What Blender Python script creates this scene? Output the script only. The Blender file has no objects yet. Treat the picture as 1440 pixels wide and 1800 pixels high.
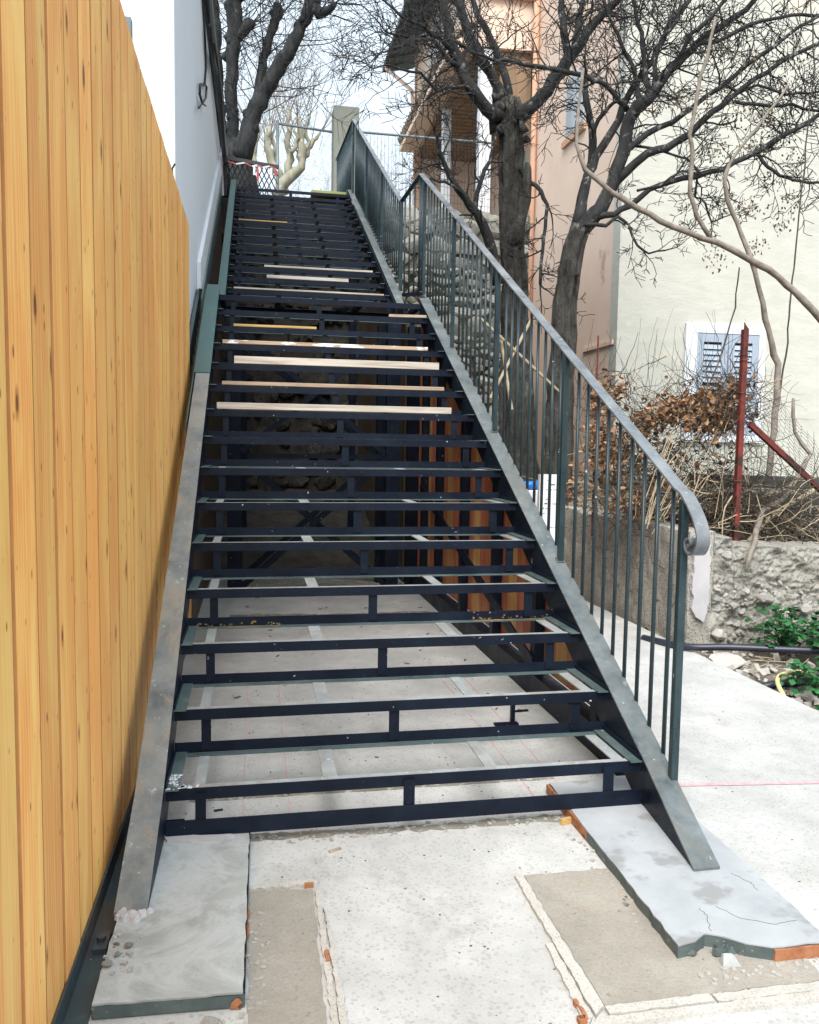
import bpy, math, random
from mathutils import Vector, Matrix, noise as mnoise
R = math.radians
rng = random.Random(7)
scene = bpy.context.scene
COL = scene.collection

# ------------------------------------------------------------------ camera
C = Vector((0.2962, -2.6966, 1.3227))
PITCH, ROLL, YAW, F = -0.08103, 0.01502, 0.18814, 1424.9
fw = Vector((math.sin(YAW)*math.cos(PITCH), math.cos(YAW)*math.cos(PITCH), math.sin(PITCH)))
rt0 = Vector((math.cos(YAW), -math.sin(YAW), 0)); up0 = rt0.cross(fw)
rt = rt0*math.cos(ROLL) + up0*math.sin(ROLL)
up = -rt0*math.sin(ROLL) + up0*math.cos(ROLL)
cd = bpy.data.cameras.new('camera'); cam = bpy.data.objects.new('camera', cd); COL.objects.link(cam)
M3 = Matrix((rt, up, -fw)).transposed()
cam.matrix_world = Matrix.Translation(C) @ M3.to_4x4()
cd.sensor_fit = 'HORIZONTAL'; cd.sensor_width = 36; cd.lens = 36*F/1440
cd.clip_start = 0.05; cd.clip_end = 2000
scene.camera = cam

def ray(px, py): return fw + rt*((px-720)/F) - up*((py-900)/F)
def at(px, py, y):            # the point of the plane y = const seen at that pixel
    d = ray(px, py); t = (y-C.y)/d.y; return C + d*t
def atx(px, py, x):
    d = ray(px, py); t = (x-C.x)/d.x; return C + d*t
def mpp(y): return (y-C.y)/F

# ------------------------------------------------------------------ world, sun, exposure
SUN_EL, SUN_AZ = 52, 198       # azimuth of the sun measured clockwise from +y
w = bpy.data.worlds.new('World'); scene.world = w; w.use_nodes = True
nt = w.node_tree; nt.nodes.clear()
out = nt.nodes.new('ShaderNodeOutputWorld'); bg = nt.nodes.new('ShaderNodeBackground')
sky = nt.nodes.new('ShaderNodeTexSky'); sky.sky_type = 'NISHITA'; sky.sun_disc = False
sky.sun_elevation = R(SUN_EL); sky.sun_rotation = R(SUN_AZ); sky.air_density = 1.0; sky.dust_density = 6; sky.ozone_density = 1
mixn = nt.nodes.new('ShaderNodeMix'); mixn.data_type = 'RGBA'; mixn.inputs['Factor'].default_value = 0.82
mixn.inputs['B'].default_value = (5.8, 6.7, 7.4, 1)       # the even pale overcast veil over the sky
nt.links.new(sky.outputs[0], mixn.inputs['A']); nt.links.new(mixn.outputs['Result'], bg.inputs[0])
bg.inputs[1].default_value = 0.062
nt.links.new(bg.outputs[0], out.inputs[0])
sd = bpy.data.lights.new('sun', 'SUN'); sd.energy = 1.5; sd.angle = R(35); sd.color = (1, .95, .9)
so = bpy.data.objects.new('sun', sd); COL.objects.link(so)
sdir = Vector((math.sin(R(SUN_AZ))*math.cos(R(SUN_EL)), math.cos(R(SUN_AZ))*math.cos(R(SUN_EL)), math.sin(R(SUN_EL))))
so.rotation_euler = sdir.to_track_quat('Z', 'Y').to_euler(); so.location = (0, -4, 12)
vs = scene.view_settings; vs.view_transform = 'Standard'; vs.look = 'None'; vs.gamma = 1; vs.exposure = 1.78
vs.use_curve_mapping = False

# ------------------------------------------------------------------ materials
def newmat(name):
    m = bpy.data.materials.new(name); m.use_nodes = True
    return m, m.node_tree, m.node_tree.nodes['Principled BSDF']
def N(nt, t, **kw):
    n = nt.nodes.new(t)
    for k, v in kw.items():
        if k in n.inputs: n.inputs[k].default_value = v
        else: setattr(n, k, v)
    return n
def L(nt, a, b): nt.links.new(a, b)
def coords(nt, scale=(1, 1, 1), rand=True):
    tc = N(nt, 'ShaderNodeTexCoord'); mp = N(nt, 'ShaderNodeMapping'); mp.inputs['Scale'].default_value = scale
    if rand:
        oi = N(nt, 'ShaderNodeObjectInfo'); mu = N(nt, 'ShaderNodeVectorMath', operation='SCALE'); mu.inputs[0].default_value = (37, 53, 71)
        L(nt, oi.outputs['Random'], mu.inputs['Scale']); ad = N(nt, 'ShaderNodeVectorMath', operation='ADD')
        L(nt, tc.outputs['Object'], ad.inputs[0]); L(nt, mu.outputs[0], ad.inputs[1]); L(nt, ad.outputs[0], mp.inputs[0])
    else: L(nt, tc.outputs['Object'], mp.inputs[0])
    return mp.outputs[0]
def ramp(nt, fac, stops):
    r = N(nt, 'ShaderNodeValToRGB'); e = r.color_ramp.elements
    while len(e) < len(stops): e.new(0.5)
    for i, (p, c) in enumerate(stops): e[i].position = p; e[i].color = (*c, 1) if len(c) == 3 else c
    L(nt, fac, r.inputs[0]); return r.outputs[0]
def noi(nt, vec, scale, detail=6, rough=.6, dist=0):
    n = N(nt, 'ShaderNodeTexNoise'); n.inputs['Scale'].default_value = scale; n.inputs['Detail'].default_value = detail
    n.inputs['Roughness'].default_value = rough; n.inputs['Distortion'].default_value = dist; L(nt, vec, n.inputs['Vector']); return n.outputs[0]
def mixc(nt, f, a, b, mode='MIX'):
    m = N(nt, 'ShaderNodeMix', data_type='RGBA', blend_type=mode)
    if isinstance(f, (int, float)): m.inputs['Factor'].default_value = f
    else: L(nt, f, m.inputs['Factor'])
    for k, v in (('A', a), ('B', b)):
        if isinstance(v, tuple): m.inputs[k].default_value = (*v, 1)
        else: L(nt, v, m.inputs[k])
    return m.outputs['Result']
def bump(nt, h, p, strength=.3, dist=.01):
    b = N(nt, 'ShaderNodeBump'); b.inputs['Strength'].default_value = strength; b.inputs['Distance'].default_value = dist
    L(nt, h, b.inputs['Height']); L(nt, b.outputs[0], p.inputs['Normal'])
def simple(name, a, b, scale=8, rough=.8, bstr=.3, bdist=.004, stretch=(1, 1, 1), spots=None, spec=.5, metal=0, fine=True, var=0.0):
    """two-tone noise material with optional speckles (colour, scale, threshold)"""
    m, nt, p = newmat(name); v = coords(nt, stretch)
    n1 = noi(nt, v, scale, 8, .65); col = ramp(nt, n1, [(.32, a), (.68, b)])
    if spots:
        for (c, sc, th) in spots:
            n2 = noi(nt, v, sc, 4, .6); f = ramp(nt, n2, [(th, (0, 0, 0)), (th+.05, (1, 1, 1))]); col = mixc(nt, f, col, c)
    if var:
        oi = N(nt, 'ShaderNodeObjectInfo'); hs = N(nt, 'ShaderNodeHueSaturation'); mr = N(nt, 'ShaderNodeMapRange')
        mr.inputs['To Min'].default_value = 1-var; mr.inputs['To Max'].default_value = 1+var
        L(nt, oi.outputs['Random'], mr.inputs[0]); L(nt, mr.outputs[0], hs.inputs['Value']); L(nt, col, hs.inputs['Color']); col = hs.outputs[0]
    L(nt, col, p.inputs['Base Color']); p.inputs['Roughness'].default_value = rough
    p.inputs['Specular IOR Level'].default_value = spec; p.inputs['Metallic'].default_value = metal
    if bstr:
        h = noi(nt, v, scale*(6 if fine else 1.5), 6, .7); bump(nt, h, p, bstr, bdist)
    return m

MAT = {}
def steel(name, base, worn, rust=None, rough=.42, spec=.5, paint=.66):
    m, nt, p = newmat(name); v = coords(nt)
    n = noi(nt, v, 5, 8, .7); col = ramp(nt, n, [(.3, base), (.75, worn)])
    n2 = noi(nt, v, 30, 5, .7)
    col = mixc(nt, ramp(nt, n2, [(.62, (0, 0, 0)), (.7, (.55, .55, .55))]), col, tuple(min(1, c*2.2) for c in worn))
    if rust:
        n3 = noi(nt, coords(nt, (6, 2.2, 2.2)), 1.6, 9, .78, .6); col = mixc(nt, ramp(nt, n3, [(.47, (0, 0, 0)), (.6, (.85, .85, .85))]), col, rust)
    n4 = noi(nt, v, 16, 3, .5)        # cement splashes
    n5 = noi(nt, v, 70, 2, .5)
    mul = N(nt, 'ShaderNodeMath', operation='MULTIPLY'); L(nt, n4, mul.inputs[0]); L(nt, n5, mul.inputs[1])
    col = mixc(nt, ramp(nt, mul.outputs[0], [(.462, (0, 0, 0)), (.47, (.8, .8, .8))]), col, (.5, .52, .52))
    L(nt, col, p.inputs['Base Color'])
    L(nt, ramp(nt, n, [(.3, (rough-.1,)*3), (.7, (rough+.16,)*3)]), p.inputs['Roughness'])
    p.inputs['Specular IOR Level'].default_value = spec
    bump(nt, noi(nt, v, 60, 4, .6), p, .12, .002); return m
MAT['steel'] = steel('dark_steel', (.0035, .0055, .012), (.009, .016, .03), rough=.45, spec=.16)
MAT['steel_top'] = steel('skylit_worn_steel', (.22, .25, .26), (.38, .41, .42), rust=(.25, .24, .21), rough=.36)  # sky reflection on upward tread faces painted into the colour, plus wear
MAT['steel_side'] = steel('side_shelf_steel', (.035, .065, .07), (.12, .16, .16), rough=.34)  # rear and side shelves, sky brightness painted into the steel
MAT['steel_rail'] = steel('rail_steel', (.055, .07, .08), (.13, .15, .16), rust=(.11, .1, .09), rough=.4)
MAT['steel_hand'] = steel('handrail_steel', (.055, .07, .085), (.24, .26, .275), rough=.28)
MAT['steel_bar'] = steel('baluster_steel', (.012, .026, .034), (.032, .06, .068), rough=.3, spec=.4)
MAT['steel_flange'] = steel('flange_steel', (.07, .09, .10), (.27, .285, .28), rust=(.26, .225, .175), rough=.36)
MAT['steel_flange_r'] = steel('cool_flange_steel', (.035, .055, .065), (.2, .225, .23), rust=(.12, .125, .115), rough=.34)
MAT['steel_rust'] = steel('rusty_steel', (.022, .032, .045), (.04, .07, .075), rust=(.07, .045, .03), rough=.45)
MAT['green'] = simple('green_primer', (.038, .085, .08), (.05, .105, .1), 3, .5, .05, spots=[((.6, .62, .62), 26, .71)])
MAT['sheet'] = simple('green_sheet', (.09, .13, .13), (.15, .2, .2), 2, .5, .05)

MAT['sheet_dark'] = simple('dark_green_sheet', (.03, .055, .055), (.05, .085, .085), 3, .5, .05)
MAT['rust_ochre'] = simple('ochre_rust', (.14, .085, .03), (.26, .17, .06), 30, .9, 0)
def wood(name, light, dark, knot, g=1.0, rough=.55, knots=True, knotscale=(.01, 8, 3.4)):
    m, nt, p = newmat(name)
    # growth rings: warped bands along the board
    wv0 = coords(nt, (1*g, 1*g, .10*g))
    wn = N(nt, 'ShaderNodeTexWave', wave_type='BANDS', bands_direction='Y', wave_profile='SAW')
    wn.inputs['Scale'].default_value = 17; wn.inputs['Distortion'].default_value = 7.5; wn.inputs['Detail'].default_value = 2.5
    wn.inputs['Detail Scale'].default_value = .9; wn.inputs['Detail Roughness'].default_value = .45; L(nt, wv0, wn.inputs['Vector'])
    n = noi(nt, coords(nt, (22*g, 22*g, 1.6*g)), 1.5, 6, .65, 1.2)
    n2 = noi(nt, coords(nt, (130*g, 130*g, 3.5*g)), 2.0, 4, .6, 0)
    col = mixc(nt, ramp(nt, wn.outputs['Fac'], [(.1, (0, 0, 0)), (.8, (.85, .85, .85)), (1, (.1, .1, .1))]), light, dark)
    col = mixc(nt, ramp(nt, n, [(.35, (0, 0, 0)), (.72, (.5, .5, .5))]), col, dark)
    col = mixc(nt, ramp(nt, n2, [(.5, (0, 0, 0)), (.72, (.4, .4, .4))]), col, tuple(c*.75 for c in dark))
    n9 = noi(nt, coords(nt, (6*g, 6*g, .9*g)), 1.3, 5, .6, .8); col = mixc(nt, ramp(nt, n9, [(.42, (0, 0, 0)), (.66, (.75, .75, .75))]), col, tuple(min(1, c*1.3) for c in light))
    if knots:
        for (ks, rm, ro, cc) in ((knotscale, .36, -.185, knot), (tuple(k*2.6 if i else k for i, k in enumerate(knotscale)), 0.36, -.22, tuple(c*.5 for c in knot))):
            sx_ = N(nt, 'ShaderNodeSeparateXYZ'); L(nt, coords(nt, ks), sx_.inputs[0]); cx_ = N(nt, 'ShaderNodeCombineXYZ'); L(nt, sx_.outputs[1], cx_.inputs[0]); L(nt, sx_.outputs[2], cx_.inputs[1]); kv = cx_.outputs[0]
            vo = N(nt, 'ShaderNodeTexVoronoi', voronoi_dimensions='2D'); vo.inputs['Scale'].default_value = 1.0
            L(nt, kv, vo.inputs['Vector'])
            sep = N(nt, 'ShaderNodeSeparateColor'); L(nt, vo.outputs['Color'], sep.inputs[0])
            sub = N(nt, 'ShaderNodeMath', operation='MULTIPLY_ADD'); sub.inputs[1].default_value = rm; sub.inputs[2].default_value = ro
            L(nt, sep.outputs[0], sub.inputs[0])
            d = N(nt, 'ShaderNodeMath', operation='SUBTRACT'); L(nt, sub.outputs[0], d.inputs[0]); L(nt, vo.outputs['Distance'], d.inputs[1])
            f1 = ramp(nt, d.outputs[0], [(0, (0, 0, 0)), (.05, (.8, .8, .8))]); col = mixc(nt, f1, col, cc)
            f2 = ramp(nt, d.outputs[0], [(.07, (0, 0, 0)), (.09, (.9, .9, .9))]); col = mixc(nt, f2, col, tuple(c*.25 for c in knot))
    oi = N(nt, 'ShaderNodeObjectInfo'); hs = N(nt, 'ShaderNodeHueSaturation'); mr = N(nt, 'ShaderNodeMapRange')
    mr.inputs['To Min'].default_value = .88; mr.inputs['To Max'].default_value = 1.12
    L(nt, oi.outputs['Random'], mr.inputs[0]); L(nt, mr.outputs[0], hs.inputs['Value']); L(nt, col, hs.inputs['Color'])
    L(nt, hs.outputs[0], p.inputs['Base Color']); p.inputs['Roughness'].default_value = rough
    bump(nt, n2, p, .12, .002); return m
MAT['larch'] = wood('golden_pine', (1.0, .515, .16), (.78, .30, .06), (.5, .18, .045))
MAT['larch_edge'] = simple('shaded_board_edge', (.42, .18, .05), (.55, .25, .08), 8, .8, .1)  # seam shadow painted into the edge colour, along with darker edge wood
MAT['dark_board'] = wood('dark_board', (.11, .075, .05), (.06, .04, .03), (.03, .02, .015), knots=False)
MAT['larch_red'] = wood('red_cedar', (.42, .15, .075), (.26, .08, .04), (.2, .06, .03), knots=False)
MAT['larch_yel'] = wood('sapwood', (.46, .28, .1), (.34, .18, .06), (.2, .08, .03), knots=False)
def woodx(name, light, dark, paint=None):     # grain running along x
    m, nt, p = newmat(name); v = coords(nt, (1.5, 30, 30)); n = noi(nt, v, 1.5, 6, .6, .5)
    col = ramp(nt, n, [(.3, dark), (.6, light)])
    if paint:
        n3 = noi(nt, coords(nt, (4, 12, 12)), 1.4, 5, .6); col = mixc(nt, ramp(nt, n3, [(.5, (0, 0, 0)), (.54, (1, 1, 1))]), col, paint)
    L(nt, col, p.inputs['Base Color']); p.inputs['Roughness'].default_value = .75; bump(nt, n, p, .3, .003); return m
MAT['plank_pale'] = woodx('pale_plank', (.52, .485, .43), (.28, .24, .19))
MAT['plank_brown'] = woodx('brown_plank', (.42, .33, .25), (.2, .14, .09))
MAT['plank_white'] = woodx('plaster_plank', (.44, .33, .24), (.28, .19, .12), (.7, .71, .72))
MAT['plank_ochre'] = woodx('ochre_plank', (.5, .33, .13), (.3, .18, .06))
MAT['plank_green'] = woodx('mossy_plank', (.3, .32, .1), (.16, .18, .06))

def concrete(name, a, b, stain, speck, scale=2.2, st=.58, bstr=.35, brown=None, bth=.6, pit=55, pstr=.7):
    m, nt, p = newmat(name); v = coords(nt, rand=False)
    n1 = noi(nt, v, scale, 9, .68); col = ramp(nt, n1, [(.3, a), (.7, b)])
    n2 = noi(nt, v, scale*.6, 8, .75, .4); col = mixc(nt, ramp(nt, n2, [(st, (0, 0, 0)), (st+.16, (.7, .7, .7))]), col, stain)
    if brown:
        n6 = noi(nt, v, 5.5, 9, .78, .5); col = mixc(nt, ramp(nt, n6, [(bth, (0, 0, 0)), (bth+.12, (.75, .75, .75))]), col, brown)
    n3 = noi(nt, v, 45, 5, .7); col = mixc(nt, ramp(nt, n3, [(.64, (0, 0, 0)), (.69, (.8, .8, .8))]), col, speck)
    n5 = noi(nt, v, 150, 3, .6); col = mixc(nt, ramp(nt, n5, [(.35, (.2, .2, .2)), (.5, (0, 0, 0))]), col, tuple(c*.55 for c in a))
    L(nt, col, p.inputs['Base Color']); p.inputs['Roughness'].default_value = .88
    p.inputs['Specular IOR Level'].default_value = .25
    vo = N(nt, 'ShaderNodeTexVoronoi'); vo.inputs['Scale'].default_value = pit; L(nt, v, vo.inputs['Vector'])
    pm = N(nt, 'ShaderNodeMath', operation='MULTIPLY_ADD'); L(nt, noi(nt, v, pit*.23, 4, .7), pm.inputs[0]); pm.inputs[1].default_value = -.55; L(nt, vo.outputs['Distance'], pm.inputs[2])
    pf = ramp(nt, pm.outputs[0], [(0, (pstr,)*3), (.07, (0, 0, 0))]); col = mixc(nt, pf, col, tuple(c*.3 for c in a))
    L(nt, col, p.inputs['Base Color'])
    ad = N(nt, 'ShaderNodeMath', operation='ADD'); L(nt, noi(nt, v, 90, 6, .75), ad.inputs[0]); L(nt, noi(nt, v, 12, 8, .7), ad.inputs[1])
    bump(nt, ad.outputs[0], p, bstr, .004); return m
MAT['path'] = concrete('pale_concrete', (.34, .345, .335), (.53, .535, .525), (.25, .245, .225), (.22, .21, .195), scale=2.8, st=.56, brown=(.36, .31, .24), bth=.62, pit=60, pstr=.2)
MAT['mortar'] = concrete('brown_mortar', (.25, .235, .2), (.37, .35, .31), (.25, .22, .18), (.18, .14, .1), scale=4, bstr=.9, brown=(.4, .26, .14), bth=.6, pit=110, pstr=.12)
MAT['trim'] = concrete('white_strip', (.40, .385, .35), (.52, .505, .47), (.44, .37, .3), (.2, .14, .1), scale=9, bstr=.6, brown=(.45, .2, .1), bth=.68, pit=120, pstr=.3)
MAT['dirt'] = simple('dirt', (.1, .085, .065), (.22, .19, .15), 5, .95, .9, .02, spots=[((.32, .3, .27), 20, .62), ((.03, .025, .02), 9, .62)])
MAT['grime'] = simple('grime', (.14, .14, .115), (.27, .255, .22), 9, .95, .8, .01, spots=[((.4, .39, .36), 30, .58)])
def slabm():
    m, nt, p = newmat('screed'); v = coords(nt)
    n0 = noi(nt, v, 3.2, 4, .5, 1.2); n1 = noi(nt, v, 3.4, 9, .7, 1.6)
    col = ramp(nt, n0, [(.3, (.24, .26, .255)), (.7, (.34, .36, .355))])
    col = mixc(nt, ramp(nt, n1, [(.44, (0, 0, 0)), (.58, (.6, .6, .6)), (.66, (.15, .15, .15))]), col, (.48, .51, .52))
    col = mixc(nt, ramp(nt, noi(nt, v, 120, 3, .6), [(.66, (0, 0, 0)), (.72, (.6, .6, .6))]), col, (.2, .2, .2))
    L(nt, col, p.inputs['Base Color']); p.inputs['Roughness'].default_value = .6
    bump(nt, noi(nt, v, 60, 5, .7), p, .25, .002); return m
MAT['screed'] = slabm()
MAT['screed2'] = simple('blue_grey_screed', (.29, .315, .335), (.38, .405, .425), 5, .7, .25, .003, spots=[((.24, .25, .255), 3.5, .56), ((.22, .23, .24), 60, .68)])
MAT['slabside'] = simple('dark_slab_side', (.05, .075, .075), (.1, .125, .12), 12, .6, .5, .004, spots=[((.28, .28, .27), 40, .66)])
MAT['orange'] = simple('orange_edge', (.24, .08, .03), (.42, .19, .09), 14, .7, .5, .005, spots=[((.1, .03, .015), 20, .6)])
MAT['render_white'] = simple('white_render', (.66, .70, .745), (.70, .74, .785), 1.2, .85, .25, .004, spots=None)
MAT['render_cream'] = simple('cream_render', (.48, .485, .43), (.55, .555, .50), 2.2, .9, .7, .014, stretch=(1, 1, 2.2), fine=False, spots=[((.62, .58, .48), 1.2, .64)])
MAT['peach'] = simple('peach_render', (.72, .55, .44), (.78, .62, .51), 1.5, .9, .25, .005, spots=[((.5, .38, .29), 1.6, .66)])
MAT['peach_low'] = simple('stained_peach', (.5, .34, .24), (.6, .43, .31), 1.5, .9, .3, .005, spots=[((.42, .3, .22), 1.6, .6)])
MAT['terracotta'] = simple('terracotta', (.5, .29, .19), (.58, .37, .26), 5, .85, .3)
MAT['old_tile'] = simple('old_tile', (.22, .17, .13), (.38, .3, .24), 7, .9, .3)
MAT['soffit'] = wood('soffit_wood', (.24, .16, .095), (.15, .095, .05), (.1, .05, .02), g=.4, knots=False)
MAT['white'] = simple('white_paint', (.62, .66, .7), (.7, .73, .77), 3, .6, .1)
MAT['shutter'] = simple('grey_blue_shutter', (.32, .39, .48), (.37, .44, .53), 3, .5, .05)
MAT['dark'] = simple('dark_void', (.01, .012, .015), (.02, .022, .026), 3, .8, 0)
MAT['slate'] = simple('grey_eave', (.05, .07, .07), (.1, .13, .13), 4, .7, .1)
MAT['glass'] = simple('window_glass', (.3, .36, .42), (.4, .47, .52), 1, .1, 0)
MAT['block'] = concrete('weathered_block', (.25, .235, .20), (.47, .45, .40), (.15, .14, .115), (.03, .03, .025), scale=4.5, st=.5, bstr=2.0, pit=75, pstr=.8, brown=(.3, .21, .12), bth=.64)
MAT['rubble'] = concrete('crumbling_mortar', (.26, .25, .22), (.44, .43, .39), (.2, .2, .15), (.07, .065, .055), scale=5, st=.52, bstr=2.4, pit=50, pstr=.55)
MAT['rubble_dark'] = concrete('old_wall_mortar', (.09, .09, .075), (.19, .185, .16), (.07, .07, .055), (.03, .03, .025), scale=4, st=.5, bstr=1.6)
MAT['stone'] = simple('rubble_stone', (.2, .19, .165), (.42, .4, .355), 3, .9, .9, .015, spots=[((.1, .1, .075), 6, .6), ((.58, .57, .53), 9, .66)], var=.3)
MAT['stone_shaded'] = simple('shaded_rubble_stone', (.015, .014, .012), (.06, .055, .045), 3, .9, .9, .015, var=.3)  # copy of the rubble stone with under-stair shade painted into it
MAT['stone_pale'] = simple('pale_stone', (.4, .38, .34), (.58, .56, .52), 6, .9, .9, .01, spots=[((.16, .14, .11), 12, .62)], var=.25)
MAT['joint_and_shade'] = simple('dark_joint_and_shade', (.02, .019, .016), (.06, .055, .045), 6, .95, .8, .02)  # dark joints, also painted shade on the bank under the stairs
MAT['pillar'] = simple('pillar_concrete', (.22, .235, .2), (.3, .31, .27), 3, .85, .2)
MAT['plaster'] = simple('white_plaster', (.38, .375, .385), (.47, .46, .465), 4, .8, .2, spots=[((.5, .36, .26), 9, .7)])
def bark(name, a, b, lichen, th=.6, ls=7, sc=9, bd=.03):
    m, nt, p = newmat(name); v = coords(nt, (1, 1, .35)); v1 = coords(nt)
    n = noi(nt, v, sc, 8, .7); col = ramp(nt, n, [(.35, a), (.65, b)])
    n2 = noi(nt, v1, ls, 6, .65); col = mixc(nt, ramp(nt, n2, [(th, (0, 0, 0)), (th+.06, (.85, .85, .85))]), col, lichen)
    L(nt, col, p.inputs['Base Color']); p.inputs['Roughness'].default_value = .9; bump(nt, n, p, 1.0, bd); return m
MAT['bark'] = bark('dark_bark', (.008, .009, .010), (.04, .041, .04), (.2, .21, .2), .58, 13)
MAT['bark_old'] = bark('old_bark', (.007, .007, .006), (.085, .08, .068), (.15, .155, .125), .6, 4, 16, .07)
MAT['twig'] = simple('twig', (.008, .008, .009), (.028, .026, .025), 20, .85, 0)
MAT['bark_plane'] = bark('plane_bark', (.006, .008, .01), (.045, .048, .05), (.16, .17, .16), .64, 5, 12, .03)
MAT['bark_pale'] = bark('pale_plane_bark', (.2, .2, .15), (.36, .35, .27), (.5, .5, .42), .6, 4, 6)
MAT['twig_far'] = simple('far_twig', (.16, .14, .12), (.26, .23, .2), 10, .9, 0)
MAT['vine'] = simple('tan_vine', (.12, .10, .08), (.27, .235, .195), 14, .85, .3, .003)
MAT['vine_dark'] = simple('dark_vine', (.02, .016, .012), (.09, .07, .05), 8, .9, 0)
MAT['straw'] = simple('straw_vine', (.3, .24, .15), (.45, .38, .27), 8, .9, 0)
def leafm(name, a, b, c=None, trans=.15, rough=.55):
    m, nt, p = newmat(name); g = N(nt, 'ShaderNodeNewGeometry')
    st = [(0, a), (.6, b), (1, c or b)]; L(nt, ramp(nt, g.outputs['Random Per Island'], st), p.inputs['Base Color'])
    p.inputs['Roughness'].default_value = rough
    m.node_tree.nodes['Principled BSDF'].inputs['Subsurface Weight'].default_value = 0
    return m
MAT['deadleaf'] = leafm('dead_leaf', (.07, .035, .016), (.25, .125, .055), (.42, .26, .14))
MAT['seed'] = leafm('dry_seeds', (.07, .05, .035), (.17, .13, .09), (.26, .21, .15))
MAT['leaf'] = simple('green_leaf', (.01, .07, .02), (.025, .15, .035), 9, .45, .1, var=.3)
MAT['hose'] = simple('black_conduit', (.012, .015, .03), (.025, .03, .05), 9, .4, 0)
MAT['hose_y'] = simple('yellow_hose', (.58, .5, .22), (.68, .6, .3), 5, .5, 0)
MAT['rust'] = simple('rust_red', (.06, .014, .01), (.2, .03, .02), 9, .8, .5, .004, spots=[((.045, .015, .012), 5, .55)])
MAT['wire'] = simple('wire', (.03, .035, .033), (.06, .065, .06), 10, .6, 0)
MAT['galv'] = simple('galvanised_tube', (.12, .16, .18), (.2, .24, .26), 6, .45, 0)
MAT['pink'] = simple('pink_chalk', (.62, .24, .29), (.5, .42, .41), 25, .9, 0)
MAT['red'] = simple('red_plastic', (.35, .03, .045), (.45, .08, .08), 9, .5, 0)
MAT['blue'] = simple('blue_plastic', (.0, .14, .5), (.01, .2, .62), 9, .4, 0)
MAT['print'] = simple('print', (.05, .05, .05), (.15, .15, .15), 40, .7, 0)
MAT['logwood'] = simple('old_timber', (.035, .037, .033), (.09, .09, .078), 6, .9, .5, .01, stretch=(1, 6, 6))
MAT['cord'] = simple('black_cord', (.008, .01, .014), (.018, .02, .026), 6, .5, 0)

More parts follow.
